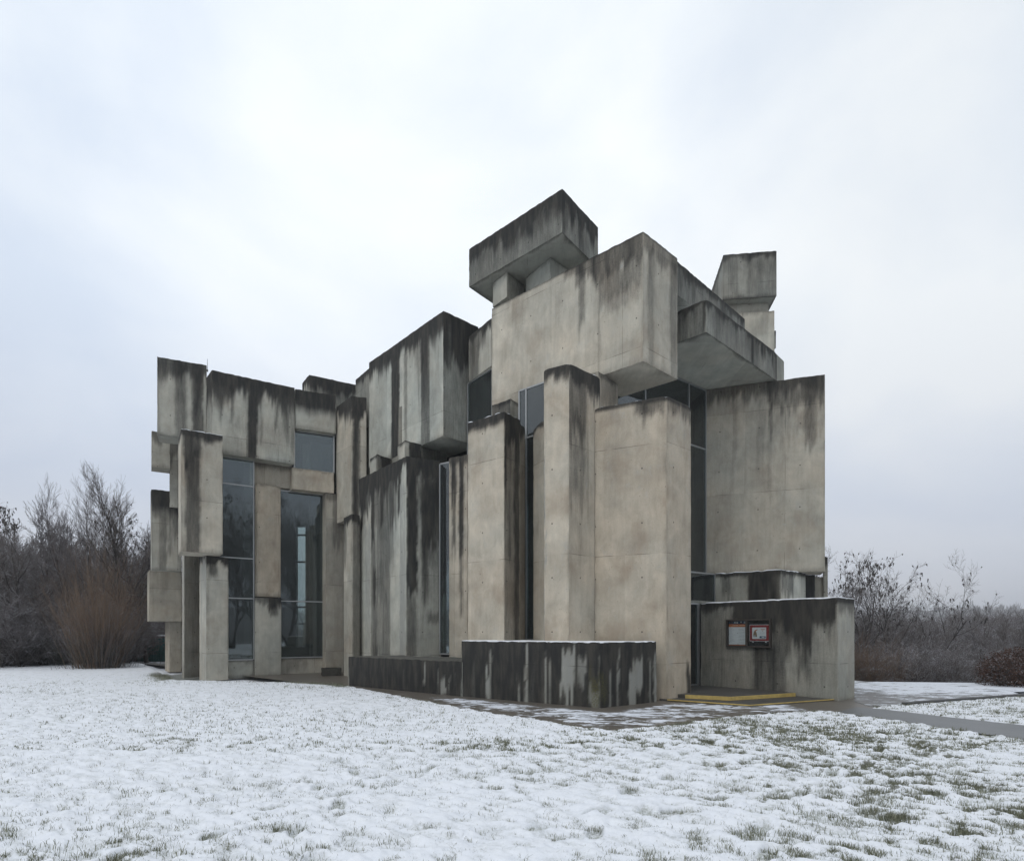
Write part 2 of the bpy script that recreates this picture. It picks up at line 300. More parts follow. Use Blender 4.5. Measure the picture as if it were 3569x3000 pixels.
BLOCKS = [
 ('A1', [(-13.157, 22.87), (-11.677, 23.599), (-12.097, 24.451), (-13.577, 23.722)], 8.964, 11.897, 1, {}),
 ('A2', [(-11.641, 23.491), (-11.097, 22.8), (-8.614, 24.474), (-9.158, 25.165)], 8.327, 11.373, 2, {}),
 ('A3', [(-8.621, 24.52), (-7.202, 25.226), (-7.603, 26.032), (-9.022, 25.326)], 9.785, 11.356, 1, {}),
 ('A4', [(-12.226, 22.6), (-11.482, 21.4), (-10.393, 22.17), (-11.137, 23.37)], 4.476, 8.738, 2, {}),
 ('P2', [(-11.762, 23.2), (-11.158, 22.5), (-10.598, 23.07), (-11.202, 23.77)], -0.1, 4.47, 2, {}),
 ('P1', [(-12.899, 24.1), (-12.688, 23.87), (-12.422, 24.5), (-12.633, 24.73)], -0.1, 5.6, 2, {}),
 ('A5', [(-8.718, 24.45), (-7.279, 25.25), (-7.668, 25.949), (-9.107, 25.149)], 7.348, 8.22, 1, {}),
 ('A6', [(-10.15, 24.1), (-8.879, 24.9), (-9.198, 25.408), (-10.47, 24.608)], 7.444, 8.5, 1, {}),
 ('A7', [(-10.027, 24.05), (-9.806, 23.75), (-9.179, 24.5), (-9.401, 24.8)], 3.055, 7.45, 2, {}),
 ('A8', [(-10.02, 24.0), (-9.873, 23.7), (-9.138, 24.45), (-9.285, 24.75)], -0.1, 3.03, 2, {}),
 ('A11', [(-15.47, 26.4), (-15.198, 26.0), (-14.242, 26.6), (-14.515, 27.0)], 4.292, 7.719, 2, {}),
 ('A12', [(-15.813, 26.9), (-14.768, 27.6), (-15.602, 28.846), (-16.648, 28.146)], 2.159, 4.4, 1, {}),
 ('A12b', [(-15.272, 27.5), (-14.875, 27.8), (-15.657, 28.838), (-16.055, 28.538)], -0.1, 2.3, 1, {}),
 ('A13', [(-14.613, 25.0), (-14.037, 25.343), (-14.446, 26.03), (-15.022, 25.688)], 8.362, 9.843, 1, {}),
 ('A14', [(-14.606, 26.3), (-14.245, 26.35), (-14.437, 27.737), (-14.798, 27.687)], 7.0, 9.9, 1, {}),
 ('A15', [(-9.336, 27.431), (-8.716, 26.5), (-6.979, 27.582), (-7.599, 28.512)], 8.0, 12.751, 2, {}),
 ('A16', [(-6.617, 26.075), (-5.65, 24.75), (-4.681, 25.457), (-5.648, 26.782)], 8, 12.347, 1, {}),
 ('B1', [(-7.244, 25.421), (-6.307, 24.2), (-5.748, 24.387), (-6.685, 25.608)], 6.143, 10.952, 2, {}),
 ('B2', [(-6.487, 23.75), (-5.938, 22.95), (-5.725, 23.2), (-6.274, 24.0)], -0.1, 6.088, 2, {}),
 ('B0', [(-7.583, 25.1), (-6.951, 25.5), (-7.272, 26.007), (-7.904, 25.607)], -0.1, 7.36, 1, {}),
 ('M1', [(-5.655, 24.357), (-2.27, 20.4), (-1.163, 21.517), (-4.548, 25.474)], 8.151, 12.312, 2, {}),
 ('N1', [(-1.467, 20.864), (-0.662, 19.62), (0.009, 20.054), (-0.795, 21.299)], 10.128, 11.669, 1, {}),
 ('M2', [(-0.649, 19.609), (3.36, 15.8), (4.553, 16.952), (0.544, 20.761)], 8.596, 11.945, 2, {}),
 ('T1', [(-1.484, 21.198), (1.491, 18.3), (2.808, 20.075), (-0.166, 22.973)], 13.516, 14.836, 2, {}),
 ('T2', [(-0.656, 20.9), (-0.166, 20.25), (0.413, 21.0), (-0.078, 21.65)], 12.666, 13.5, 2, {}),
 ('T3', [(0.448, 20.6), (1.215, 19.45), (1.91, 20.2), (1.143, 21.35)], 11.0, 13.5, 2, {}),
 ('N2', [(4.368, 17.028), (7.745, 20.5), (7.1, 21.128), (3.723, 17.656)], 11.125, 12.084, 1, {}),
 ('E1', [(-5.871, 23.6), (-3.511, 20.5), (-2.418, 21.1), (-4.779, 24.2)], 0.5, 7.53, 2, {}),
 ('S1', [(-3.971, 21.35), (-3.606, 20.75), (-3.109, 21.2), (-3.473, 21.8)], 7.4, 8.13, 2, {}),
 ('S2', [(-5.31, 23.0), (-4.887, 22.35), (-4.481, 23.0), (-4.904, 23.65)], 7.4, 8.13, 2, {}),
 ('S3', [(-3.132, 21.6), (-2.342, 22.4), (-2.769, 22.822), (-3.559, 22.022)], 7.4, 8.3, 1, {}),
 ('E2', [(-2.11, 20.6), (-1.446, 20.2), (-1.085, 20.8), (-1.749, 21.2)], 0.5, 7.5, 1, {}),
 ('F3', [(-1.237, 17.183), (-0.204, 16.3), (0.225, 16.953), (-0.807, 17.836)], 1.0, 7.506, 2, {}),
 ('F3c', [(0.218, 17.0), (0.372, 17.35), (-0.085, 17.552), (-0.24, 17.202)], 1.0, 7.42, 1, {}),
 ('F3b', [(-0.621, 18.9), (-0.045, 18.35), (0.198, 18.7), (-0.377, 19.25)], 7.0, 8.62, 2, {}),
 ('F2', [(0.796, 15.523), (1.4, 15.15), (2.294, 16.037), (1.69, 16.41)], 1.0, 8.294, 2, {}),
 ('F2b', [(2.277, 16.25), (2.945, 17.1), (2.552, 17.409), (1.884, 16.559)], 6.0, 8.55, 1, {}),
 ('F1', [(2.122, 15.86), (3.763, 15.0), (4.575, 15.75), (2.934, 16.61)], -0.1, 7.44, 2, {}),
 ('F4', [(0.587, 17.2), (0.88, 16.6), (1.419, 16.863), (1.127, 17.463)], 1.0, 7.45, 1, {}),
 ('G', [(4.714, 17.65), (5.358, 17.0), (8.719, 20.3), (9.2, 20.85), (7.0, 21.7), (3.9, 18.95), (3.95, 18.45)], 9.93, 10.88, 2, {}),
 ('T4', [(8.075, 25.0), (7.738, 22.6), (9.59, 22.35), (9.927, 24.75)], 13.85, 15.5, 2, {}),
 ('T5', [(7.993, 22.95), (9.49, 22.8), (9.649, 24.392), (8.153, 24.542)], 13.4, 13.86, 1, {}),
 ('T6', [(8.254, 22.8), (9.63, 22.62), (9.837, 24.206), (8.461, 24.386)], 9.9, 13.47, 1, {}),
 ('T7', [(9.793, 23.2), (9.93, 23.2), (9.93, 24.2), (9.793, 24.2)], 12.358, 13.018, 1, {}),
 ('W1', [(6.615, 20.987), (9.999, 19.7), (10.461, 20.915), (7.076, 22.202)], 3.611, 9.919, 1, {}),
 ('W2', [(6.753, 20.5), (8.37, 19.2), (9.672, 20.3), (8.055, 21.6)], -0.1, 3.62, 2, {}),
 ('W2b', [(9.766, 20.7), (10.181, 20.7), (10.181, 21.5), (9.766, 21.5)], -0.1, 3.606, 1, {}),
 ('W2c', [(10.129, 21.0), (10.739, 20.98), (10.759, 21.58), (10.149, 21.6)], -0.1, 3.57, 1, {}),
 ('W2d', [(10.519, 20.85), (10.651, 20.8), (10.704, 20.94), (10.572, 20.99)], -0.1, 4.267, 1, {}),
 ('W3', [(5.5, 18.0), (7.872, 14.9), (8.639, 15.55), (6.267, 18.65)], -0.1, 2.51, 2, {}),
 ('BH', [(-1.314, 16.0), (1.932, 13.49), (3.459, 14.72), (0.212, 17.23)], -0.1, 1.45, 2, {}),
 ('BL', [(-5.125, 19.3), (-1.291, 15.95), (0.025, 17.456), (-3.809, 20.806)], -0.1, 0.92, 1, {}),
]
WINDOWS = [
 ((-8.747, 24.793), (-7.365, 25.48), 8.24, 9.78, (), (), ALU, 0.06),
 ((-11.209, 23.183), (-10.04, 23.971), 0.62, 8.32, (), (2.98, 4.52, 7.32), ALU, 0.045),
 ((-9.306, 24.626), (-7.703, 25.576), 0.66, 7.34, (), (2.93,), ALU, 0.045),
 ((-2.444, 20.98), (-2.049, 20.7), 0.94, 7.38, (), (), ALU, 0.045),
 ((0.22, 17.75), (1.0, 17.05), 1.46, 8.6, (0.25,), (7.2,), ALU, 0.045),
 ((-1.5, 21.02), (-0.62, 19.78), 6.5, 10.12, (), (), ALU, 0.045),
 ((3.0, 18.0), (6.58, 20.97), 3.62, 9.88, (0.3, 0.79), (7.87,), ALU, 0.045),
 ((4.6, 18.9), (6.74, 20.52), 2.62, 3.6, (), (), ALU, 0.045),
 ((3.9, 16.95), (5.47, 18.08), 0.14, 2.5, (0.5, 0.97), (), ALU, 0.045)]
NB = ((6.042, 17.291), (6.847, 16.24), 1.262, 2.027)


# per block: w warm, t tone, top (band m, strength), auto streak strength, fx list of (face, s0, s1, v0, v1, strength), lime list, snow, rough top, round
ST = {
 'A1': dict(w=.25, t=1.0, top=(.9, .75), auto=.5, fx=[(0, .36, .60, 0, 9, .6), (0, .70, .92, 0, 9, .8), (0, 0, .03, 0, 9, .6)], bot=.5),
 'A2': dict(w=.25, t=1.02, top=(1.15, .85), auto=.55, fx=[(1, .43, .54, 0, 9, .95), (1, .23, .26, 0, 2.0, .8), (1, .75, .785, 0, 1.9, .7), (1, .575, .60, 0, 2.4, .5), (0, 0, 1, 0, 9, .3)], lime=[(1, .545, .58, 1.0, 3.0, .6), (1, .30, .315, .9, 1.9, .5)], bot=.35),
 'A3': dict(drip=0.12, w=.2, t=.95, top=(1.15, .95), auto=.2, bot=.25),
 'A4': dict(drip=.4, w=.6, t=1.05, top=(.35, .85), auto=.15, fx=[(1, .07, .50, 0, 1.2, .75), (1, .10, .46, .9, 9, .72), (1, .5, .8, 0, .4, .5)], snow=1, bot=.3),
 'P2': dict(w=.45, t=1.08, top=(.4, .9), auto=.2, fx=[(1, .15, .5, 0, .75, .6)], lime=[(0, .15, 1.1, .1, 9, .75)]),  # left face set paler below its top, nearly full width
 'P1': dict(w=.5, t=.9, top=(.3, .5), auto=.2, fx=[(1, 0, 1, 0, 9, .22)], lime=[(0, 0, 1.1, .1, 9, .75)]),  # whole left face set paler below its top
 'A5': dict(w=.85, t=1.03, top=(.1, .4), auto=.05),
 'A6': dict(drip=0.2, w=.7, t=.9, top=(.5, .55), auto=.1),
 'A7': dict(w=.9, t=1.05, top=(.12, .4), auto=.08, bot=.3),
 'A8': dict(w=.35, t=1.1, top=(.3, .6), auto=.15, fx=[(1, .5, 1, 0, .45, .7), (1, .58, .85, .3, .75, .7)], moss=.0, bot=.4),
 'A11': dict(drip=0.35, w=.4, t=1.0, top=(1.3, .85), auto=.5, fx=[(1, .25, .5, 0, 9, .55), (1, .55, .66, 0, 2.6, .5), (1, .85, 1, 0, 9, .5)], bot=.3),
 'A12': dict(w=.7, t=.88, auto=.1, top=(.1, .3)), 'A12b': dict(w=.7, t=.88, auto=.1, top=(0.02, .1)),
 'A13': dict(w=.5, t=1.0, top=(.5, .6), auto=.2, bot=.3), 'A14': dict(w=.4, t=.85, top=(1.2, .6), auto=.3),
 'A15': dict(w=.2, t=.95, top=(.6, .9), auto=.6, fx=[(1, 0, 1, 0, 9, .45)]), 'A16': dict(w=.2, t=.95, top=(.4, .9), auto=.3, fx=[(0, 0, 1, 0, 9, .35)]),
 'B1': dict(w=.55, t=1.05, top=(.7, .9), auto=.15, fx=[(1, .08, .55, 0, 9, .9), (1, 0, 1, 0, .8, .9), (0, .0, .04, 0, 9, .3)], bot=.1),
 'B2': dict(w=.4, t=1.05, top=(.5, .95), auto=.2, fx=[(1, 0, 1, 0, 9, .5), (0, 0, .35, 0, 1.8, .5)]),
 'B0': dict(drip=0.3, w=.55, t=.85, top=(.4, .5), auto=.2, fx=[(0, .4, 1, 0, 2.2, .4)], bot=.3),
 'M1': dict(w=.12, t=1.07, top=(.75, .9), auto=.35, fx=[(0, .305, .415, 0, 9, .97), (0, .475, .515, 0, 9, .45), (0, .70, .815, 0, 9, .72), (0, .70, .80, 0, 1.6, .5), (1, 0, 1, 0, 1.7, .75), (1, 0, 1, 0, 9, .38), (1, 0, .04, 0, 9, .5)], lime=[(0, .415, .45, .8, 2.4, .7)], bot=.35),
 'N1': dict(w=.3, t=1.0, top=(.35, .9), auto=.2, fx=[(0, 0, .45, 0, 9, .7), (0, .45, .75, 0, .7, .5)]),
 'M2': dict(w=.55, t=1.08, top=(.07, .6), auto=.12, fx=[(0, .66, 1, 0, .75, .7), (0, .55, .68, 0, .5, .6), (0, .48, .60, 0, .22, .6), (0, .575, .615, 0, 1.8, .55), (0, .71, .99, .6, 1.4, .45), (0, .74, .98, 1.2, 1.75, .28), (0, .703, .712, 0, 9, .5), (1, .12, .3, .3, 9, .35), (1, .78, .98, .1, 9, .5), (1, 0, 1, 0, .5, .45)], lime=[(0, .845, .87, .55, .7, .9)], bot=.2, drip=.5),
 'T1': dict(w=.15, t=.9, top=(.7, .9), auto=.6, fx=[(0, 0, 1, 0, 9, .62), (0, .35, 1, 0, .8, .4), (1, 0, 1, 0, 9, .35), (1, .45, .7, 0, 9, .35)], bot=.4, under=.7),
 'T2': dict(w=.3, t=1.02, top=(.1, .3), auto=.05, fx=[(1, 0, 1, 0, 9, .35)]), 'T3': dict(w=.15, t=.95, top=(.1, .3), auto=.05),
 'N2': dict(w=.1, t=.8, top=(.3, .7), auto=.4, fx=[(0, 0, 1, 0, 9, .5)]),
 'E1': dict(drip=0.95, w=.15, t=1.08, top=(.75, 1.0), auto=.5, fx=[(0, .26, .66, 0, 9, .62), (0, .0, .24, 0, 1.4, .75), (0, .05, .09, 0, 2.2, .9), (0, .27, .33, 0, 2.6, .95), (0, .46, .52, 0, 2.2, .9), (0, .82, .89, 0, 1.9, .95), (0, .66, .80, 0, 2.2, .5), (0, .3, .4, 3.5, 9, .6), (1, 0, .31, 0, 4.6, 1.0), (1, 0, .27, 4.6, 9, .55), (1, .3, .96, 0, .55, .95), (1, .42, 1, .5, 2.9, .62), (1, .45, .62, 2.6, 4.6, .6), (1, .7, .9, 2.6, 3.6, .4), (1, .6, .95, 5.2, 5.5, .6), (1, 0, 1, 0, 9, .12)],
            lime=[(0, .13, .25, 1.8, 9, .75), (0, .86, .985, .9, 9, .85), (0, .36, .39, 2.0, 5.5, .5), (1, .31, .42, 2.2, 6, .55), (0, .24, .5, 4.9, 6.4, .35)]),
 'S1': dict(w=.4, t=1.0, top=(.12, .9), auto=.5, fx=[(1, .25, 1, 0, 9, 1.0)]), 'S2': dict(w=.4, t=1.0, top=(.12, .9), auto=.5, fx=[(1, .3, 1, 0, 9, .9)]),
 'S3': dict(w=.3, t=.7, top=(.1, .5), auto=.3, fx=[(0, 0, 1, 0, 9, .55)]),
 'E2': dict(w=.75, t=1.02, top=(.35, .7), auto=.15, fx=[(0, .15, .42, 0, 1.6, .9), (0, .2, .38, 1.4, 3.4, .6), (0, .55, .8, 0, 3.2, .95), (0, .58, .75, 2.8, 5.2, .7)], lime=[(0, .1, .95, 6.2, 7.2, .7)]),
 'F3': dict(drip=0.25, w=.8, t=1.08, top=(.42, .95), auto=.06, fx=[(1, 0, 1, 0, 9, .45), (1, .15, .95, 0, .8, .95), (1, .62, .95, 0, 9, .75), (1, .0, .12, 0, 2.2, .9), (1, .28, .42, .5, 4, .5)], snow=.5),
 'F3c': dict(w=.7, t=.9, top=(.4, .7), auto=.1, fx=[(0, 0, 1, 0, 9, .25)]),
 'F3b': dict(w=.4, t=.95, top=(.12, .7), auto=.2, fx=[(0, 0, 1, 0, 9, .6)]),
 'F2': dict(drip=0.6, w=.72, t=1.05, top=(.5, .85), auto=.25, fx=[(1, 0, .55, 0, 1.8, .55), (1, .6, 1, 0, .7, .7), (1, 0, .5, 1.2, 3.4, .3)], lime=[(0, .0, .10, 2.0, 7, .85), (0, .88, .98, 3.5, 6, .4), (1, .52, .56, 2, 3.8, .9)], round=.06, snow=.3),
 'F2b': dict(w=.6, t=.85, top=(.2, .5), auto=.1, fx=[(0, .1, .9, 0, 1, .35)]),
 'F1': dict(drip=0.35, w=.85, t=1.0, top=(.16, .8), auto=.07, fx=[(0, .55, .95, 0, .4, .65), (1, 0, 1, 0, .38, .6), (1, .82, 1, 6.5, 8, .9), (0, .65, .7, 0, .7, .5)], lime=[(1, 0, 1, .3, 1.1, .45), (0, .05, .35, 3.5, 5.2, .3), (0, .0, .3, 4.9, 6, .35)], round=.075, snow=.35),
 'F4': dict(drip=0.3, w=.7, t=.95, top=(.3, .9), auto=.15, round=.16),
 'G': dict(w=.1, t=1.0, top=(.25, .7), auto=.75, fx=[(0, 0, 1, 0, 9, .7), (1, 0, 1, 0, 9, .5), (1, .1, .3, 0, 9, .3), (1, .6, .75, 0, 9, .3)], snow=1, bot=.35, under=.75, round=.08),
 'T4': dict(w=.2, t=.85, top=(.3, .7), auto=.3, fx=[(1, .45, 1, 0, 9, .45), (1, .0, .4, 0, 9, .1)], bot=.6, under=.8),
 'T5': dict(w=.4, t=.95, auto=.05, top=(.1, .2)), 'T6': dict(w=.5, t=1.15, auto=.1, top=(.1, .3)), 'T7': dict(w=.2, t=.7, auto=.5, top=(.3, .9)),
 'W1': dict(w=.55, t=.98, top=(.55, .6), auto=.18, fx=[(0, .52, 1, 0, 1.0, .5), (0, .52, 1, .5, 1.9, .15), (0, 0, .25, 0, 9, .08), (0, .82, .93, 0, 2.4, .4), (0, .527, .545, 0, 1.9, .85), (0, .527, .55, 1.9, 4, .3)], lime=[(0, .25, .5, 5.8, 6.3, .4)], bot=.25),
 'W2': dict(drip=0.4, w=.2, t=1.0, top=(.2, .8), auto=.3, fx=[(0, .5, 1, 0, 9, .85), (0, .1, .25, 0, 1, .4), (1, 0, .5, 0, .9, .5)], snow=1),
 'W2b': dict(w=.1, t=.8, top=(.3, .9), auto=.5, fx=[(0, 0, 1, 0, 9, .8)], snow=1),
 'W2c': dict(w=.5, t=1.0, top=(.2, .3), auto=.3), 'W2d': dict(w=.3, t=.8, top=(.5, .9), auto=.3, round=.08),
 'W3': dict(drip=0.5, w=.3, t=.95, top=(.25, .75), auto=.4, fx=[(0, .24, .99, 0, .7, .92), (0, .26, .48, 0, .55, .85), (0, .40, .62, 0, 9, .68), (0, .48, .55, 1.0, 9, .6), (0, .62, .82, 0, 1.25, .6), (0, .7, .8, .6, 2.1, .5), (0, .0, .45, 0, 9, .25), (0, .62, .8, 0, 1.35, .5), (0, .75, .765, 1.0, 1.75, .8), (1, 0, 1, 0, .35, .5), (0, 0, 1, 0, 9, .24)], lime=[(1, -.1, 1.1, .5, 9, .62)], snow=1, bot=.5, mossb=.5),  # whole left face darkened to paint recess shade; right face paled against it
 'BH': dict(w=.2, t=.95, top=(.5, 1.0), auto=.9, fx=[(0, 0, 1, 0, 9, 1.0), (1, 0, 1, 0, 9, 1.0)], lime=[(0, .18, .205, .7, 1.6, .9), (0, .2, .215, .3, 1.6, .7), (0, .405, .42, .8, 1.6, .8), (0, .455, .475, .3, 1.6, .9), (0, .595, .61, .5, 1.6, .8), (0, .63, .645, .5, 1.6, .7), (0, .72, .82, .28, 1.25, .85), (0, .84, .90, .30, 1.0, .6), (0, .92, .99, 1.0, 1.5, .7), (1, .15, .2, .6, 1.6, .7), (1, .3, .33, .15, 1.6, .7), (1, .5, .62, .7, 1.6, .9), (1, .56, .75, .5, 1.3, .8), (1, .86, .9, .4, 1.6, .7), (1, .94, .99, .2, 1.6, .8), (0, .75, .77, 1, 1.6, .9), (0, .79, .81, .9, 1.5, .9)], snow=.35, moss=[(0, .93, 1, .7, 1.4, .9), (1, 0, .1, .7, 1.3, .9)]),
 'BL': dict(w=.15, t=.9, top=(.5, 1.0), auto=.9, fx=[(0, 0, 1, 0, 9, 1.0)], lime=[(0, .66, .68, .2, .9, .7), (0, .79, .80, .3, .9, .6), (0, .81, .86, .45, .9, .8), (0, .88, .90, .5, .9, .5)]),
}

def side_samples(Lm, step):
    if Lm < 0.08: return np.array([0, Lm])
    n = max(1, int(round((Lm - 0.03) / step)))
    return np.concatenate([[0], np.linspace(0.015, Lm - 0.015, n + 1), [Lm]])

def stain_shade_side(name, k, Um, Vm, s_img, Hh, seed, cfg):
    """Um metres along the face, Vm metres below the top, s_img 0..1 across as seen."""
    jit = (vn(Vm * .7 + seed, Um * 0.5, seed) - .5) * .05 + (vn(Vm * 9 + seed, Um * 6, seed + 3) - .5) * .035 + (vn(Vm * 2.5, Um * 9, seed + 4) - .5) * .05   # metres
    st = np.zeros_like(Um)
    tb, ts = cfg.get('top', (.3, .4))
    drip = (vn(Um * 3.1, Um * 0, seed) * .5 + vn(Um * 8.0, Um * 0, seed + 1) * .3 + vn(Um * 19, Um * 0, seed + 2) * .2)
    fq = .6 + 1.1 * ((seed * 7919) % 97) / 97.
    drip = (vn(Um * 3.1 * fq, Um * 0, seed) * .5 + vn(Um * 8.0 * fq, Um * 0, seed + 1) * .3 + vn(Um * 19, Um * 0, seed + 2) * .2)
    da = cfg.get('drip', .8)
    depth = tb * ((1 - da) * .8 + da * (.12 + 2.5 * drip ** 1.7))
    st = np.maximum(st, ts * (1 - sst(depth * .55, depth * 1.12 + .02, Vm)) * (1 - .3 * sst(0, tb * 2, Vm)))
    a = cfg.get('auto', .2)
    sn = fbm(Um * 2.2 + jit, Vm * .12, seed + 5, 4, .6)
    ln = vn(Um * 1.7, Um * 0, seed + 8) * Hh * 1.3 + .3
    st = np.maximum(st, a * sst(.55, .68, sn) * (1 - sst(ln * .5, ln * 1.2, Vm)))
    st = np.maximum(st, a * .28 * sst(.48, .75, fbm(Um * .9, Vm * .5, seed + 15, 4)))
    Lm = Um.max() if Um.max() > 0 else 1
    def box(f, soft=.055, taper=.35):
        _, s0, s1, v0, v1, g = f
        cu = s_img + jit / Lm
        e = soft / Lm
        narrow = 0
        m = sst(s0 - e, s0 + e, cu) * (1 - sst(s1 - e, s1 + e, cu))
        vj = (vn(Um * 14, Um * 0, seed + 21) - .5) * .5 + (vn(Um * 40, Um * 0, seed + 22) - .5) * .25
        ext = min(v1, Hh + 3) - v0
        if v0 > 0.05: m = m * sst(v0 - .12, v0 + .12, Vm + vj * min(1, ext))
        if v1 < Hh: m = m * (1 - sst(v1 - .25 * min(1, ext), v1 + .12, Vm + vj * min(1.4, ext)))
        m = m * (.74 + .42 * vn(Um * 7, Vm * .5, seed + 30)) * (1 - (.25 if g < .8 else .04) * sst(0, Hh, Vm))
        return np.clip(m, 0, 1.05) * g
    for f in cfg.get('fx', []):
        if f[0] == k: st = 1 - (1 - st) * (1 - np.clip(box(f), 0, 1))
    bt = cfg.get('bot', 0)
    if bt:
        zz = Hh - Vm; bn = vn(Um * 5, Um * 0, seed + 40)
        st = np.maximum(st, bt * (1 - sst(.02, .10 + .22 * bn, zz)))
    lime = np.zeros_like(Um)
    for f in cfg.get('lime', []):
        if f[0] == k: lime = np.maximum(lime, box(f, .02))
    mo = np.zeros_like(Um)
    if isinstance(cfg.get('moss'), list):
        for f in cfg['moss']:
            if f[0] == k: mo = np.maximum(mo, box(f, .12))
    if cfg.get('mossb'): mo = np.maximum(mo, cfg['mossb'] * (1 - sst(.0, .35, Hh - Vm)) * sst(.3, .6, vn(Um * 3, Vm * 3, seed + 50)))
    # dirty vertical arrises
    st = np.maximum(st, .35 * np.exp(-np.minimum(Um, Lm - Um) / .03) * vn(Vm * 3, Um * 0 + k, seed + 60))
    st = np.where(st > 0, st ** .85 * 1.16, 0)
    return np.clip(st * (1 - .85 * lime), 0, 1), lime, mo

def concrete_block(name, P, z0, z1, nvis, cfg, idx, parent, label=None, pname='concrete_block', bedge=None):
    n = len(P); P = [np.array(q, float) for q in P]
    cen = sum(P) / n; Hh = z1 - z0; seed = idx * 37 + 11
    V = []; Fq = []; A = {'stain_shade': [], 'lime': [], 'moss': [], 'vert': []}; UV = []
    base = 0; rnd = cfg.get('round', 0); ring_top = []; ring_bot = []
    u_off = idx * 3.77
    def inward(q): d = cen - q; return d / max(np.linalg.norm(d), 1e-6)
    for k in range(n):
        a, c = P[k], P[(k + 1) % n]; Lm = np.linalg.norm(c - a)
        vis = k < nvis
        us = side_samples(Lm, .06 if vis else .5)
        vs = side_samples(Hh, .08 if vis else .5)
        if rnd: vs = np.unique(np.concatenate([vs, np.linspace(0, rnd * 1.2, 7)]))
        U, Vv = np.meshgrid(us, vs)
        t = U / Lm
        X = a[0] * (1 - t) + c[0] * t; Y = a[1] * (1 - t) + c[1] * t; Zz = z1 - Vv
        # inward direction
        nr = np.array([-(c - a)[1], (c - a)[0]]) / Lm
        if np.dot(nr, cen - a) < 0: nr = -nr
        ed = np.minimum(U, Lm - U)
        # softened, chipped arrises
        cor = np.exp(-(ed / .012) ** 2)
        pc = np.where(U < Lm / 2, 0, 1)
        ins = cor * (.006 + .045 * vn(Zz * 7, Zz * 0 + np.where(pc == 0, k, (k + 1) % n) * 5.3, seed + 70) ** 4)
        ia = inward(a); ic = inward(c)
        X = X + np.where(pc == 0, ia[0], ic[0]) * ins; Y = Y + np.where(pc == 0, ia[1], ic[1]) * ins
        tr = np.exp(-(Vv / .012) ** 2); cn = .006 + .050 * vn((X + Y) * 6, (X - Y) * 6, seed + 71) ** 3
        Zz = Zz - tr * cn; cenk = cn * tr * .6
        X = X + nr[0] * cenk; Y = Y + nr[1] * cenk
        br = np.exp(-((Hh - Vv) / .012) ** 2)
        if z0 > .2: Zz = Zz + br * (.004 + .02 * vn((X + Y) * 8, (X - Y) * 8, seed + 72) ** 2)
        if rnd:
            rr = rnd * (.7 + .6 * vn((X + Y) * 2, (X - Y) * 2, seed + 73))
            q = np.clip(1 - Vv / rr, 0, 1); inn = rr * (1 - np.sqrt(np.clip(1 - q * q, 0, 1)))
            dx = cen[0] - X; dy = cen[1] - Y; dl = np.sqrt(dx * dx + dy * dy)
            X = X + dx / dl * inn; Y = Y + dy / dl * inn
            Zz = Zz - np.exp(-(ed / (rnd * 1.1)) ** 2) * rnd * .45 * np.clip(1 - Vv / (3 * rnd), 0, 1)
        if bedge and k in bedge:      # slanting lower edge: shift of the far bottom corners along the face
            sh0, sh1 = bedge[k]; f = Vv / Hh
            shift = ((1 - t) * sh0 + t * sh1) * f; d = (c - a) / Lm
            X = X + d[0] * shift; Y = Y + d[1] * shift
        # as-seen fraction across the face
        d0, d1 = a[1], c[1]; s = t * d1 / (t * d1 + (1 - t) * d0) if False else (t / d0) / (t / d0 + (1 - t) / d1)
        s = t * (1 / d0) / (t * (1 / d0) + (1 - t) * (1 / d1)) if False else s
        s = (t * d1) / (t * d1 + (1 - t) * d0)
        if vis:
            st, li, mo = stain_shade_side(name, k, U, Vv, s, Hh, seed + k * 101, cfg)
        else:
            st = np.full(U.shape, .35) * (1 - sst(0, 1.2, Vv)); li = np.zeros(U.shape); mo = li
        h, w_ = U.shape; I = (np.arange(h * w_) + base).reshape(h, w_)
        V.append(np.stack([X.ravel(), Y.ravel(), Zz.ravel()], 1))
        Fq.append(np.stack([I[1:, :-1].ravel(), I[1:, 1:].ravel(), I[:-1, 1:].ravel(), I[:-1, :-1].ravel()], 1))
        A['stain_shade'].append(st.ravel()); A['lime'].append(li.ravel()); A['moss'].append(mo.ravel()); A['vert'].append(np.ones(U.size))
        UV.append(np.stack([(U + u_off).ravel(), (z1 - Vv + 50).ravel()], 1)); u_off += Lm + .31
        ring_top.append(np.stack([X[0, :-1], Y[0, :-1], Zz[0, :-1]], 1)); ring_bot.append(np.stack([X[-1, :-1], Y[-1, :-1], Zz[-1, :-1]], 1))
        base += h * w_
    polys = []
    extra = []; es = []
    rt = np.concatenate(ring_top); rb = np.concatenate(ring_bot)
    m = len(rt)
    extra.append(rt); es += [.8] * m; it = base; base += m
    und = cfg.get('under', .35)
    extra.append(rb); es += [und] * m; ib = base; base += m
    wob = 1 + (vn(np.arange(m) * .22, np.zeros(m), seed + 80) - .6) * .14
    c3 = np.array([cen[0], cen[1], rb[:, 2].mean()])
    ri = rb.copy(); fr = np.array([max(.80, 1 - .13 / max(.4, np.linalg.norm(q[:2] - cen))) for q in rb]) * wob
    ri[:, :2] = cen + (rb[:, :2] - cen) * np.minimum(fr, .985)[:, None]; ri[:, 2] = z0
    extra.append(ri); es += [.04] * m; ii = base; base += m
    VV = np.concatenate(V + extra)
    Q = np.concatenate(Fq)
    polys = [tuple(q) for q in Q.tolist()]
    polys.append(tuple(it + i for i in range(m)))
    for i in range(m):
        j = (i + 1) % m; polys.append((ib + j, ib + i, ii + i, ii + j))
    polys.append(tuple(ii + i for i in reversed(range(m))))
    ez = np.zeros(3 * m)
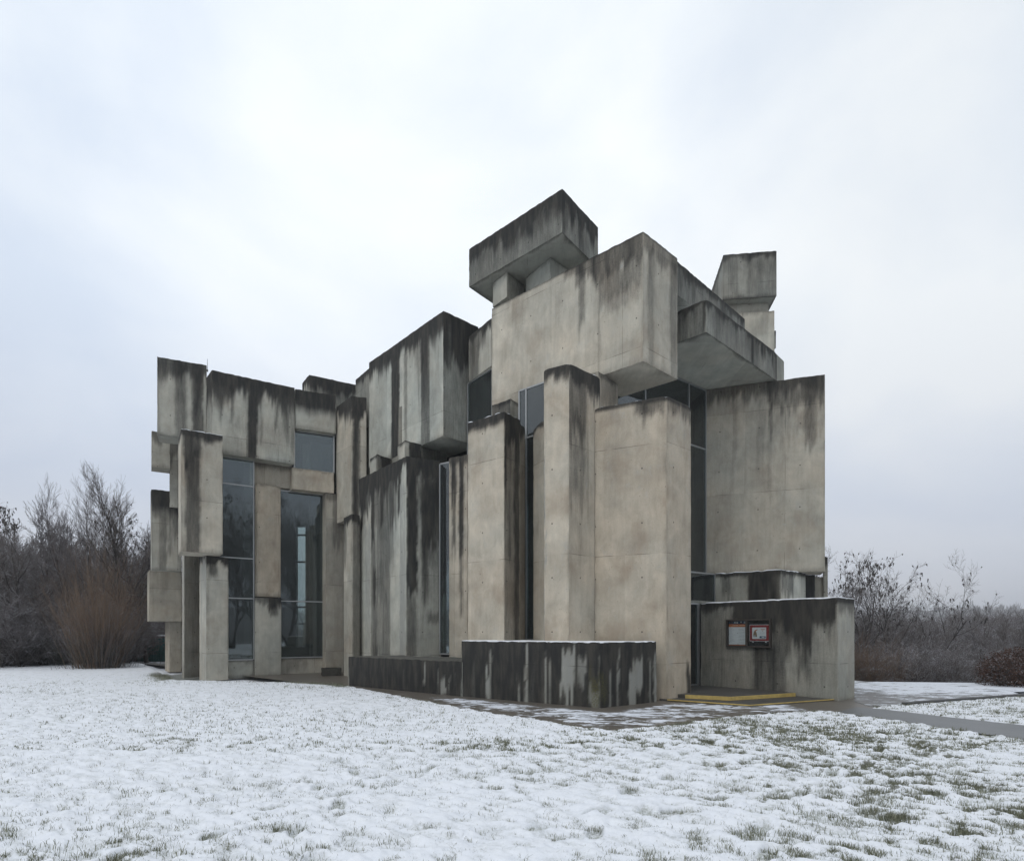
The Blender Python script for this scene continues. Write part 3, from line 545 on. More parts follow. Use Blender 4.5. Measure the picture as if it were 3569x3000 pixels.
    at = {'stain_shade': np.concatenate(A['stain_shade'] + [np.array(es)]), 'lime': np.concatenate(A['lime'] + [ez]), 'moss': np.concatenate(A['moss'] + [ez]), 'vert': np.concatenate(A['vert'] + [ez])}
    uvx = np.concatenate(UV + [e_[:, :2] * 1.0 + idx * 2.1 for e_ in extra])
    VV[:, 1] -= 20
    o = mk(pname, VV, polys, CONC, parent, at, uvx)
    o['warm'] = float(cfg.get('w', .5)); o['tone'] = float(cfg.get('t', 1.0))
    if label: o['label'] = label
    if cfg.get('snow'):
        g = cfg['snow']
        out = rt.copy(); out[:, 1] -= 20; cc = np.array([cen[0], cen[1] - 20])
        nn = vn(rt[:, 0] * 5 + rt[:, 1] * 3, rt[:, 1] * 5 - rt[:, 0] * 2, seed + 90)
        cover = sst(.62 - g * .62, .9 - g * .62, nn + .12)
        o1 = out.copy(); o1[:, :2] = cc + (out[:, :2] - cc) * (1 - .004); o1[:, 2] += .002 - .02 * (1 - cover)
        o2 = o1.copy(); o2[:, :2] = cc + (out[:, :2] - cc) * .998; o2[:, 2] += (.004 + .020 * nn) * (.3 + .8 * g)
        o3 = o2.copy(); o3[:, :2] = cc + (out[:, :2] - cc) * .94; o3[:, 2] += .012
        sv = np.concatenate([o1, o2, o3]); fs = []
        for i in range(m):
            j = (i + 1) % m; fs.append((i, j, m + j, m + i)); fs.append((m + i, m + j, 2 * m + j, 2 * m + i))
        fs.append(tuple(2 * m + i for i in range(m)))
        mk('snow_cap', sv, fs, SNOW, o, smooth=True)
    return o

LABEL = {'T1': 'large dark overhanging cap block on top of the tower', 'BH': 'low blackened plinth block with pale lime runs', 'BL': 'long low blackened plinth block',
 'G': 'canopy slab over the entrance with snow on its edge', 'W1': 'big flat wall block right of the entrance', 'W3': 'low entrance wall block carrying the notice board',
 'E1': 'tall block streaked black and white by rain', 'F1': 'tall warm beige corner block', 'M2': 'huge cantilevered block below the cap', 'M1': 'cantilevered grey block with two black streaks',
 'T4': 'dark block on the far right tower'}
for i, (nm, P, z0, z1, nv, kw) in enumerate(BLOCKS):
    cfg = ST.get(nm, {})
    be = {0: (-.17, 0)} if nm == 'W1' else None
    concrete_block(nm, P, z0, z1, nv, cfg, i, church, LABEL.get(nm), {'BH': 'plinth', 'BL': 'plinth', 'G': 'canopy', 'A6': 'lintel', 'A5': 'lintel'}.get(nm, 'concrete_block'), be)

# windows: frame bars plus one sub-part per glass pane
def window(p0, p1, z0, z1, mul=(), tra=(), fm=ALU, fw=.045, parent=church, name='window'):
    a = Vector((p0[0], p0[1] - 20, 0)); c = Vector((p1[0], p1[1] - 20, 0)); d = (c - a); Lm = d.length; d /= Lm; nr = Vector((-d.y, d.x, 0))
    from mathutils import Matrix
    M = Matrix(((d.x, nr.x, 0, a.x), (d.y, nr.y, 0, a.y), (0, 0, 1, 0), (0, 0, 0, 1)))
    f = MB(); xs = [0] + [m * Lm for m in mul] + [Lm]; zs = [z0] + list(tra) + [z1]
    for i, x in enumerate(xs):
        f.box(x - fw / 2, -.03, z0, x + fw / 2, .03, z1, M)
    for z in zs:
        for i in range(len(xs) - 1): f.box(xs[i] + fw / 2 + .001, -.028, z - fw / 2, xs[i + 1] - fw / 2 - .001, .028, z + fw / 2, M)
    o = f.out(name, fm, parent)
    for i in range(len(xs) - 1):
        for j in range(len(zs) - 1):
            g = MB(); g.box(xs[i] + fw / 2, -.006, zs[j] + fw / 2, xs[i + 1] - fw / 2, .006, zs[j + 1] - fw / 2, M); g.out('pane', GLASS, o)
    return o
for wd in WINDOWS: window(*wd)

# inner shell: floor, roof slab and rear walls of the hall, with tall slots towards the wood
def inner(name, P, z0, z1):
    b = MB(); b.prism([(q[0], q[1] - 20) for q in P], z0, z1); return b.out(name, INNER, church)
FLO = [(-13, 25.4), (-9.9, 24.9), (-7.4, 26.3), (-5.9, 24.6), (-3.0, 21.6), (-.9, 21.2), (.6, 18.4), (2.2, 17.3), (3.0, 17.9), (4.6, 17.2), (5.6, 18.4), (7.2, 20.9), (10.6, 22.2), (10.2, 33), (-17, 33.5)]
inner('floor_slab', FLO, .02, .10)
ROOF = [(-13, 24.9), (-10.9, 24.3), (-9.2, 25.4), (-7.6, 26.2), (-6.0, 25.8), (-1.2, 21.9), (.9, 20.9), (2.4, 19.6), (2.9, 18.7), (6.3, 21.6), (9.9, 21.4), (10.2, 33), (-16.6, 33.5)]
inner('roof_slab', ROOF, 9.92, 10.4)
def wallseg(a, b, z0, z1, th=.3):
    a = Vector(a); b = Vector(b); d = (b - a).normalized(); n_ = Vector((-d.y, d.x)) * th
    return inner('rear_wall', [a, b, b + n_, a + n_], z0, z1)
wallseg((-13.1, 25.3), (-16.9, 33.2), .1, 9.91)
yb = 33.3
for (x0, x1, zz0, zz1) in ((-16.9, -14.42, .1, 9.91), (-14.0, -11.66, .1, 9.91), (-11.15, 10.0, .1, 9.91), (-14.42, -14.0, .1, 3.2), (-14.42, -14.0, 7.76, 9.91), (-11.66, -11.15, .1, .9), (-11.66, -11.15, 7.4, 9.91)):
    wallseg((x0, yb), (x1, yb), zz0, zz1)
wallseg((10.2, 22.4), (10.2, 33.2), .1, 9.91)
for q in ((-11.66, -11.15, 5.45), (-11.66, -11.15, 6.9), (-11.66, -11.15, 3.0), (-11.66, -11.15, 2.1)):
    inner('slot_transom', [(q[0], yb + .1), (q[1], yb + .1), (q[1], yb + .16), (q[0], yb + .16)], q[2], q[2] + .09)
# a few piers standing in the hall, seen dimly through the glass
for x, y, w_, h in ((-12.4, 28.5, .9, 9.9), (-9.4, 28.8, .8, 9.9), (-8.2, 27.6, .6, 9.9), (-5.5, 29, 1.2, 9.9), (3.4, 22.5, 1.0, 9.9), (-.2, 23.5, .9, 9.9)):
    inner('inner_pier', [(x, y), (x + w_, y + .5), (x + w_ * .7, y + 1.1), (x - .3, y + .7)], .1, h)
# sills, entrance slab
def pblock(name, P, z0, z1, w_=.5, t_=.95, nv=1, pname='concrete_block', **k):
    cfg = dict(w=w_, t=t_, top=(.1, .4), auto=.25); cfg.update(k)
    return concrete_block(name, P, z0, z1, nv, cfg, 60 + len(name), church, None, pname)
pblock('sill', [(-11.209, 23.183), (-10.04, 23.971), (-9.5, 25.1), (-11, 24.1)], -.1, .60, .3, .85, 1, 'window_sill', bot=.4)
pblock('sillb', [(-9.306, 24.626), (-7.703, 25.576), (-7.9, 26.2), (-9.3, 25.4)], -.1, .63, .5, .95, 1, 'window_sill')
pblock('slab', [(3.95, 17.03), (5.52, 18.16), (6.0, 18.6), (7.4, 20.4), (6.7, 21.2), (3.4, 19.2)], 2.5, 2.61, .2, .7, 0, 'entrance_slab')
pblock('ledge', [(3.0, 18.05), (6.62, 21.0), (6.5, 21.6), (2.9, 18.9)], 3.52, 3.61, .2, .7, 1, 'ledge')
pblock('core', [(-.2, 22.0), (.5, 21.2), (1.6, 22.0), (1.0, 23.4)], 10.4, 13.3, .2, .6, 0, 'tower_core')
pblock('corewall', [(-6.3, 25.4), (-4.0, 22.4), (-3.6, 23.0), (-5.9, 26.0)], 7.0, 9.9, .2, .6, 0, 'concrete_block')
pblock('towerback', [(8.4, 24.5), (9.9, 24.3), (9.9, 27), (8.4, 27)], 10.4, 13.4, .3, .7, 0, 'concrete_block')
RODS = [(-11.9, 24.1, 11.85, .5), (8.2, 25.0, 15.0, .9)]
# lightning rods
for (x, y, z, h) in RODS:
    b = MB(); b.seg((x, y - 20, z), (x, y - 20, z + h), .012, .006, 5); b.seg((x, y - 20, z), (x, y - 20, z + .08), .03, .03, 6); b.out('lightning_rod', ALUD, church)

# ------------------------------------------------------------------ entrance steps
def aggregate_mat(name, c0, c1, snowy=0.0, wet=.5):
    m, t, b = mat(name)
    obj = N(t, 'ShaderNodeTexCoord').outputs['Object']
    vo = N(t, 'ShaderNodeTexVoronoi'); vo.inputs['Scale'].default_value = 55; L(t, obj, vo.inputs['Vector'])
    f = noise(t, obj, 1.3, 6, .6)
    c = mixc(t, vo.outputs['Distance'], c0, c1)
    c = mixc(t, f, c, tuple(x * .6 for x in c0))
    b.inputs['Roughness'].default_value = .55
    if snowy:
        sn = mth(t, 'ADD', mth(t, 'MULTIPLY', noise(t, mapv(t, obj, (1.0, 1.9, 1)), 2.1, 9, .74, .9), .75), mth(t, 'MULTIPLY', noise(t, obj, .9, 3), .25))
        mk_ = attr(t, 'snowmask')
        k = ramp(t, mth(t, 'ADD', sn, mth(t, 'MULTIPLY', mk_, .5)), .66, .71)
        c = mixc(t, k, c, (.70, .735, .80))
        L(t, mth(t, 'ADD', mth(t, 'MULTIPLY', k, .4), .4), b.inputs['Roughness'])
        bump(t, b, k, .5, .02)
    L(t, c, b.inputs['Base Color'])
    return m
AGG = aggregate_mat('wet_aggregate', (0.115, 0.10, 0.085), (0.22, 0.195, 0.165), 1.0)
ASPH = aggregate_mat('wet_asphalt', (0.10, 0.105, 0.11), (0.17, 0.175, 0.18), 1.0)
STEPM = aggregate_mat('step_aggregate', (0.06, 0.058, 0.055), (0.13, 0.125, 0.115))
YEL = simple('worn_yellow_paint', (0.50, 0.37, 0.12), .7, 0, .45, 9)
b = MB(); b.prism([(3.6, -5.16 + .2), (5.30, -6.25), (7.93, -4.97), (7.0, -3.6), (5.2, -2.2), (3.9, -2.2)], -.05, .045); s1 = b.out('entrance_step', STEPM, church)
b = MB(); b.prism([(4.25, -4.87), (5.178, -5.40), (7.16, -4.42), (6.9, -3.3), (5.4, -1.9), (3.3, -3.4)], .03, .130); s2 = b.out('entrance_step', STEPM, church)
def nosing(pts, z0, z1, par, wd=.05, fr=.004):
    b = MB()
    for a, c in zip(pts[:-1], pts[1:]):
        a = Vector(a); c = Vector(c); d = (c - a).normalized(); n_ = Vector((-d.y, d.x))
        b.prism([a - n_ * fr, c - n_ * fr, c + n_ * wd, a + n_ * wd], z0, z1)
    return b.out('yellow_nosing', YEL, par)
nosing([(3.75, -5.10), (5.30, -6.25)], .025, .050, s1, .022); nosing([(5.30, -6.25), (7.93, -4.97)], .026, .049, s1, .022)
nosing([(4.25, -4.87), (5.178, -5.40)], .050, .136, s2); nosing([(5.178, -5.40), (7.16, -4.42)], .051, .135, s2)

# ------------------------------------------------------------------ notice board on the low wall
from mathutils import Matrix
nb = empty('notice_board', (NB[0][0], NB[0][1], NB[2]))
tag(nb, 'double glazed notice board with dark frame and two posters on the stained low concrete wall', 'notice board')
_a = Vector(NB[0]); _c = Vector(NB[1]); _d = (_c - _a); NBL = _d.length; _d.normalize(); _n = Vector((-_d.y, _d.x)); NBH = NB[3] - NB[2]
MN = Matrix(((_d.x, _n.x, 0, 0), (_d.y, _n.y, 0, 0), (0, 0, 1, 0), (0, 0, 0, 1)))
def nbox(name, m_, bx, par):
    if len(bx) > 1 and name not in ('frame',):
        return [nbox(name, m_, [q], par) for q in bx][0]
    b = MB()
    for q in bx: b.box(q[0] * NBL, q[4], q[1] * NBH, q[2] * NBL, q[5], q[3] * NBH, MN)
    return b.out(name, m_, par)
FR = simple('bronze_frame', (0.07, 0.062, 0.055), .5, .3)
fr = nbox('frame', FR, [(0, 0, 1, .055, -.09, -.002), (0, .945, 1, 1, -.09, -.002), (0, .056, .03, .944, -.09, -.002), (.97, .056, 1, .944, -.09, -.002), (.455, .056, .50, .944, -.092, -.002), (.031, .057, .969, .943, -.012, -.003)], nb)
BLK = simple('dark_backing', (0.012, 0.014, 0.018), .7)
PAP = simple('white_paper', (0.62, 0.64, 0.66), .8, 0, .04)
ORA = simple('orange_band', (0.42, 0.13, 0.05), .7); REDM = simple('dark_red_board', (0.23, 0.015, 0.02), .7); GREYT = simple('grey_print', (0.33, 0.34, 0.36), .8)
BLU = simple('blue_print', (0.05, 0.10, 0.16), .7); BRN = simple('brown_print', (0.22, 0.15, 0.10), .7); DKT = simple('dark_print', (0.05, 0.05, 0.06), .7)
p1 = nbox('poster', PAP, [(.04, .09, .445, .72, -.018, -.0125)], nb)
nbox('photo_strip', BLU, [(.04, .83, .445, .93, -.018, -.0125)], p1); nbox('photo_strip', DKT, [(.06, .84, .14, .93, -.0195, -.0185), (.30, .84, .36, .90, -.0195, -.0185)], p1)
nbox('photo_strip', PAP, [(.17, .86, .20, .92, -.0195, -.0185), (.22, .85, .25, .91, -.0195, -.0185), (.31, .87, .34, .92, -.0205, -.0197), (.39, .85, .42, .91, -.0195, -.0185)], p1)
nbox('orange_band', ORA, [(.04, .722, .445, .825, -.018, -.0125), (.04, .062, .445, .086, -.018, -.0125)], p1)
nbox('text_lines', simple('pale_orange_print', (.62, .40, .28), .7), [(.13, .77, .26, .79, -.0195, -.0185), (.28, .77, .43, .79, -.0195, -.0185)], p1)
tl = []
rr_ = random.Random(3)
for i in range(14):
    z = .68 - i * .040
    for cx in (.05, .27):
        if cx == .05 or i % 3: tl.append((cx, z, cx + rr_.uniform(.06, .15), z + .008, -.0195, -.0185))
nbox('text_lines', GREYT, tl, p1)
nbox('pin', DKT, [(.05, .47, .062, .49, -.024, -.0185), (.24, .49, .252, .51, -.024, -.0185), (.05, .17, .062, .19, -.024, -.0185), (.25, .10, .262, .12, -.024, -.0185)], p1)
bk = nbox('backing', BLK, [(.505, .06, .965, .94, -.016, -.0125)], nb)
p2 = nbox('poster', PAP, [(.52, .22, .955, .80, -.021, -.0165)], nb)
nbox('red_border', REDM, [(.528, .235, .947, .785, -.025, -.0215)], p2)
nbox('page', PAP, [(.58, .30, .885, .70, -.028, -.0255)], p2)
b = MB()
def npoly(b, pts, y0, y1):
    k = len(pts); s0 = len(b.v)
    for y in (y0, y1):
        for (x, z) in pts: b.v.append(MN @ Vector((x * NBL, y, z * NBH)))
    b.f.append(tuple(s0 + i for i in range(k))); b.f.append(tuple(s0 + k + i for i in reversed(range(k))))
    for i in range(k):
        j = (i + 1) % k; b.f.append((s0 + j, s0 + i, s0 + k + i, s0 + k + j))
npoly(b, [(.605, .37), (.69, .37), (.685, .47), (.665, .56), (.64, .60), (.62, .54), (.605, .45)], -.030, -.0285); b.out('picture', BRN, p2)
b = MB(); npoly(b, [(.63, .55), (.65, .61), (.70, .64), (.70, .61), (.665, .585), (.65, .54)], -.031, -.0302); b.out('picture', ORA, p2)
nbox('picture', GREYT, [(.61, .375, .66, .43, -.0315, -.0305), (.75, .47, .86, .475, -.0315, -.0285), (.75, .50, .85, .505, -.0315, -.0285), (.75, .53, .86, .535, -.0315, -.0285)], p2)
nbox('text_lines', ORA, [(.77, .635, .86, .650, -.030, -.0285), (.78, .61, .85, .62, -.030, -.0285), (.80, .57, .82, .59, -.030, -.0285)], p2)
nbox('picture', BLU, [(.745, .325, .875, .395, -.030, -.0285)], p2)
nbox('text_lines', PAP, [(.79, .345, .85, .375, -.0315, -.0302)], p2)
for x in (.585, .865): nbox('magnet', PAP, [(x, .175, x + .025, .205, -.03, -.0165)], nb)
def gl(x0, x1): nbox('glass_door', CLEAR, [(x0, .058, x1, .942, -.078, -.073)], nb)
gl(.033, .452); gl(.503, .967)

# ------------------------------------------------------------------ stone trough by the wall, green container
b = MB(); tr = empty('stone_trough', (-7.0, 23.9, 0)); tag(tr, 'small dark rough stone trough on the wet paving beside the tall glass window', 'trough')
def rock(name, x0, y0, z0, x1, y1, z1, par, m_, seed=1, amp=.015, rot=0.0):
    bm = bmesh.new(); bmesh.ops.create_cube(bm, size=1)
    bmesh.ops.bevel(bm, geom=bm.edges[:], offset=.05, segments=2, affect='EDGES'); bmesh.ops.subdivide_edges(bm, edges=bm.edges[:], cuts=3, use_grid_fill=True)
    rg = random.Random(seed)
    for v in bm.verts:
        v.co = Vector(((v.co.x + .5) * (x1 - x0) + x0, (v.co.y + .5) * (y1 - y0) + y0, (v.co.z + .5) * (z1 - z0) + z0)) + Vector((rg.uniform(-amp, amp) for _ in range(3)))
    me = bpy.data.meshes.new(name); bm.to_mesh(me); bm.free(); me.materials.append(m_); o = bpy.data.objects.new(name, me); COL.objects.link(o); o.parent = par; o.rotation_euler.z = rot; return o
DST = simple('dark_mossy_stone', (0.045, 0.043, 0.035), .9, 0, .5, 12)
for (q) in ((-.36, -.3, 0, -.24, .3, .30), (.24, -.3, 0, .36, .3, .30), (-.24, -.3, 0, .24, -.18, .31), (-.24, .18, 0, .24, .3, .30)): rock('trough_wall', *q, tr, DST, int(q[0] * 100), .006, .35)
rock('trough_floor', -.26, -.2, .0, .26, .2, .12, tr, simple('wet_earth', (0.03, 0.025, 0.02), .9), 5, .006, .35)

gc = empty('container', (-20.9, 35.6, -.05)); tag(gc, 'dark green ribbed container with snow on its lid, behind the left end of the church', 'container')
GRN = simple('dark_green_metal', (0.014, 0.12, 0.11), .5, .2, .3, 3)
b = MB(); b.box(-1.3, 0, .06, 1.28, 1.5, 1.42)
for i in range(18): b.box(-1.26 + i * .143, -.03, .1, -1.2 + i * .143, 0, 1.38)
b.out('body', GRN, gc); b = MB(); b.box(-1.36, -.06, 1.42, 1.34, 1.56, 1.52); b.out('lid', simple('grey_lid', (.06, .08, .08), .5), gc)
b = MB(); b.box(-1.3, -.03, 1.52, 1.30, 1.5, 1.545); b.box(.2, .1, 1.545, .75, .6, 1.60); b.out('snow_cover', SNOW, gc)
b = MB(); b.box(-1.25, .05, -.1, -1.1, 1.4, .06); b.box(1.1, .05, -.1, 1.25, 1.4, .06); b.out('skid', ALUD, gc)

# ------------------------------------------------------------------ ground
APRON = [(-24.5, 38.5), (-19.8, 33.1), (-11.6, 21.3), (-7.0, 20.4), (-5.45, 19.6), (-2.73, 15.75), (-1.02, 13.3), (.56, 11.57), (1.3, 10.55), (1.75, 10.35), (2.6, 10.82), (4.24, 12.04), (6.15, 12.85), (6.98, 12.85), (8.21, 13.75), (8.34, 14.4), (8.9, 15.0), (12, 19), (12, 36), (-20, 40)]
PATHP = [(6.7, 12.75), (7.31, 10.82), (7.83, 9.43), (8.6, 7.2), (10.2, 3.4), (12.6, 3.8), (10.4, 8.2), (9.07, 10.92), (8.39, 12.17), (7.95, 13.28), (7.6, 13.6)]
PLAZA = [(8.0, 13.75), (8.8, 13.95), (9.5, 14.42), (13.44, 16.2), (18, 18.3), (17.4, 20.0), (13.92, 17.15), (11.9, 20.8), (9.6, 24.5), (8.6, 15.4), (8.2, 14.8)]
def inside(P, X, Y):
    r = np.zeros(X.shape, bool); n = len(P)
    for i in range(n):
        x0, y0 = P[i]; x1, y1 = P[(i + 1) % n]
        c = ((y0 > Y) != (y1 > Y)); xx = (x1 - x0) * (Y - y0) / (y1 - y0 + 1e-12) + x0
        r ^= c & (X < xx)
    return r
def pdist(P, X, Y):
    d = np.full(X.shape, 1e9); n = len(P)
    for i in range(n):
        x0, y0 = P[i]; x1, y1 = P[(i + 1) % n]; dx, dy = x1 - x0, y1 - y0
        t = np.clip(((X - x0) * dx + (Y - y0) * dy) / (dx * dx + dy * dy), 0, 1)
        d = np.minimum(d, np.hypot(X - x0 - t * dx, Y - y0 - t * dy))
    return np.where(inside(P, X, Y), -d, d)
# line of the crest where the hilltop falls away (right and behind)
CRX = np.array([-60, -30, -24, 4, 9.0, 11.9, 13.92, 17.3, 26, 60.]); CRY = np.array([36, 36, 40, 40, 25.5, 20.8, 17.15, 19.6, 14, -10.])
def terrain(X, Y):
    yc = np.interp(X, CRX, CRY)
    d = np.maximum(0, (Y - yc) * np.where(X > 9, .72, 1.0))
    steep = np.where(X > 2, .42, .08)
    fall = 9.0 * (1 - np.exp(-d * steep / 9.0))
    far = np.hypot(X, Y)
    ridge = 34 * sst(250, 900, far) + 6 * (vn(X / 160 + 5, Y / 160, 7) - .5) * sst(120, 400, far)
    return -fall + ridge
def lawn_fields(X, Y):
    da = pdist(APRON, X, Y); dp = pdist(PATHP, X, Y); dz = pdist(PLAZA, X, Y)
    dd = np.minimum(np.minimum(da, dp), dz)
    e = (fbm(X * 3, Y * 3, 11, 3) - .5) * .30
    # snow cover 0..1 (bare = grass showing)
    big = fbm(X * .55 + 3, Y * .55, 21, 3)
    # drag pattern, running diagonally on the right
    ca, sa = math.cos(R(-32)), math.sin(R(-32)); xr = X * ca + Y * sa; yr = -X * sa + Y * ca
    med = fbm(xr * 2.8, yr * 7.5, 31, 4, .58)
    fin = fbm(X * 14, Y * 14, 41, 3, .6)
    clump = fbm(xr * 5.0, yr * 13.0, 35, 3, .6)
    rgt = sst(-1.5, 5.0, X + .15 * (Y - 8))
    thr = .650 - .078 * rgt - .03 * sst(10, 20, Y)
    bare = sst(0, .12, big * .14 + med * .36 + (1 - clump) * .14 + fin * .36 - thr + .055)
    zone = sst(.40, .60, fbm(X * .38 + 9, Y * .6, 25, 3) * .75 + .25 * rgt)
    bare = bare * (.45 + .60 * zone)
    bare = np.maximum(bare, zone * (.25 + .5 * rgt) * sst(.47, .30, clump) * sst(.42, .62, big * .5 + med * .5))
    # melted strip along the building on the left
    bare = np.maximum(bare, sst(.7, .1, da + e) * sst(-8.5, -6.5, X) * sst(-4.6, -5.4, X) * .95)
    bare = np.maximum(bare, sst(1.0, .2, da + e) * sst(-11.6, -12.2, X) * sst(-16, -14, X) * .9)
    bare = np.maximum(bare, .45 * sst(1.2, .2, da + e) * sst(-11, -9, X) * sst(-6, -8, X) * sst(.4, .7, fin))
    return da, dp, dz, dd, np.clip(bare, 0, 1), med, fin, zone, clump
yrs = [2.6]
while yrs[-1] < 46: yrs.append(yrs[-1] * 1.0042)
yrs = np.array(yrs); ts = np.linspace(-1.12, 1.12, 760)
T_, Yg = np.meshgrid(ts, yrs); Xg = T_ * (Yg + 1.0)
da, dp, dz, dd, bare, med, fin, big, clump = lawn_fields(Xg, Yg)
near = sst(26, 8, Yg)
Zg = terrain(Xg, Yg) + .03 + .05 * (fbm(Xg * .35, Yg * .35, 51, 3) - .5) * sst(0, 2, dd)
Zg += (.030 * (fbm(Xg * 7, Yg * 7, 61, 4, .6) - .5) * 2 + .034 * (med - .5) * 2) * np.maximum(near, .35)
Zg += .085 * (clump - .5) * (.35 + .65 * sst(-4, 3, Xg)) * np.maximum(near, .3)
Zg -= bare * .016
# footprints
frs = np.random.RandomState(4)
feet = []
for (x, y, dx, dy, n) in ((-3.2, 3.8, .35, .62, 9), (.5, 4.3, .28, .66, 10), (1.8, 4.6, .40, .50, 9), (-1.6, 4.4, -.1, .7, 6), (3.6, 5.0, -.35, .55, 8), (.2, 5.2, .62, .25, 8)):
    for i in range(n):
        s = 1 if i % 2 else -1; h = math.hypot(dx, dy); feet.append((x + dx * i - dy / h * .11 * s + frs.uniform(-.06, .06), y + dy * i + dx / h * .11 * s, math.atan2(dy, dx) + frs.uniform(-.2, .2)))
slush_shade = np.zeros_like(Xg)
for (fx_, fy_, fa) in feet:
    m_ = (np.abs(Xg - fx_) < .35) & (np.abs(Yg - fy_) < .35)
    if not m_.any(): continue
    u = (Xg[m_] - fx_) * math.cos(fa) + (Yg[m_] - fy_) * math.sin(fa); v = -(Xg[m_] - fx_) * math.sin(fa) + (Yg[m_] - fy_) * math.cos(fa)
    r = np.sqrt((u / .17) ** 2 + (v / .07) ** 2) + (fin[m_] - .5) * .5
    k = 1 - sst(.7, 1.15, r); Zg[m_] -= .034 * k; Zg[m_] += .010 * np.exp(-((r - 1.35) / .25) ** 2); slush_shade[m_] = np.maximum(slush_shade[m_], k)
# carve out the paved areas, ragged snow edge
eg = (fbm(Xg * 4, Yg * 4, 71, 4) - .5) * .22
cut = sst(.05, -.04, dd + eg)
Zg = Zg - cut * .12 * (dd < .4)
Zg = np.where(dd < -.35, Zg - .06, Zg)
I = np.arange(Xg.size).reshape(Xg.shape)
GF = np.stack([I[:-1, :-1].ravel(), I[:-1, 1:].ravel(), I[1:, 1:].ravel(), I[1:, :-1].ravel()], 1)
def lawn_mat():
    m, t, b = mat('snowy_lawn')
    obj = N(t, 'ShaderNodeTexCoord').outputs['Object']
    br = attr(t, 'bare'); sl = attr(t, 'slush_shade')
    f1 = noise(t, obj, 45, 5, .7); f2 = noise(t, obj, 7, 5, .6); f3 = noise(t, obj, 160, 2, .6)
    sn = mixc(t, f2, (0.70, 0.735, 0.80), (0.86, 0.88, 0.915))
    gr = mixc(t, f1, (0.04, 0.044, 0.028), (0.19, 0.19, 0.145))
    k = ramp(t, mth(t, 'ADD', br, mth(t, 'MULTIPLY', mth(t, 'SUBTRACT', f1, .5), 1.3)), .42, .85)
    # thin snow lets the grass grey it a little
    thin = ramp(t, mth(t, 'ADD', mth(t, 'MULTIPLY', f2, .55), mth(t, 'MULTIPLY', f1, .45)), .52, .72)
    c = mixc(t, mth(t, 'MULTIPLY', thin, .22), sn, (0.42, 0.44, 0.41))
    c = mixc(t, mth(t, 'MULTIPLY', mth(t, 'MULTIPLY', sl, ramp(t, f1, .3, .62)), .85), c, (0.30, 0.32, 0.285))  # grey footprints, plus shade of the hollows put in as colour
    c = mixc(t, mth(t, 'MULTIPLY', k, .82), c, gr)
    L(t, c, b.inputs['Base Color']); b.inputs['Roughness'].default_value = .8; b.inputs['Specular IOR Level'].default_value = .2
    bump(t, b, mth(t, 'ADD', mth(t, 'MULTIPLY', f1, .6), mth(t, 'ADD', f2, mth(t, 'MULTIPLY', f3, .2))), .45, .018)
    return m
LAWN = lawn_mat()
o = mk('ground', np.stack([Xg.ravel(), Yg.ravel(), Zg.ravel()], 1), GF, LAWN, None, {'bare': np.clip(bare, 0, 1).ravel(), 'slush_shade': np.maximum(slush_shade, (.35 + .35 * sst(-2, 4, Xg) + .25 * big) * sst(.50, .32, clump)).ravel()}, None, True); tag(o, 'snow covered lawn with grass poking through', kind='structure')  # low clump areas greyed too, painting the shade of hollows

# wide terrain to the horizon
def woodfloor_mat():
    m, t, b = mat('wooded_terrain')
    obj = N(t, 'ShaderNodeTexCoord').outputs['Object']
    far = attr(t, 'far')
    f = noise(t, obj, .9, 6, .65); g = noise(t, obj, .05, 8, .7)
    c = mixc(t, ramp(t, f, .5, .62), (0.055, 0.048, 0.04), (0.55, 0.58, 0.62))
    c2 = mixc(t, g, (0.05, 0.047, 0.045), (0.12, 0.115, 0.115))
    c = mixc(t, far, c, c2); c = mixc(t, attr(t, 'snowy'), c, mixc(t, ramp(t, noise(t, obj, 3, 6, .6), .60, .72), (0.80, 0.83, 0.87), (.22, .23, .17)))
    L(t, c, b.inputs['Base Color']); b.inputs['Roughness'].default_value = .9
    return m
rs = np.concatenate([[0], np.geomspace(6, 1500, 110)]); an = np.linspace(0, 2 * np.pi, 241)
RR, AA = np.meshgrid(rs, an, indexing='ij'); XX = RR * np.sin(AA); YY = RR * np.cos(AA)
ZZ = terrain(XX, YY) - .16 + np.where(RR > 250, 5 * (fbm(XX / 14, YY / 14, 91, 3)), 0)
inr = (np.abs(XX) < 1.1 * (YY + 1)) & (YY > 2.6) & (YY < 45); ZZ = np.where(inr, ZZ - .15, ZZ); ZZ = np.where(~inr & (RR < 60) & (YY < 40), ZZ + .15, ZZ)
I = np.arange(XX.size).reshape(XX.shape); FF = np.stack([I[:-1, :-1].ravel(), I[:-1, 1:].ravel(), I[1:, 1:].ravel(), I[1:, :-1].ravel()], 1)
o = mk('hills', np.stack([XX.ravel(), YY.ravel(), ZZ.ravel()], 1), FF, woodfloor_mat(), None, {'far': sst(80, 200, RR).ravel(), 'snowy': (sst(75, 45, RR) * sst(1.0, -1.0, YY - np.interp(XX, CRX, CRY))).ravel()}, None, True); tag(o, 'wooded valley and low hills around the hilltop', kind='structure')

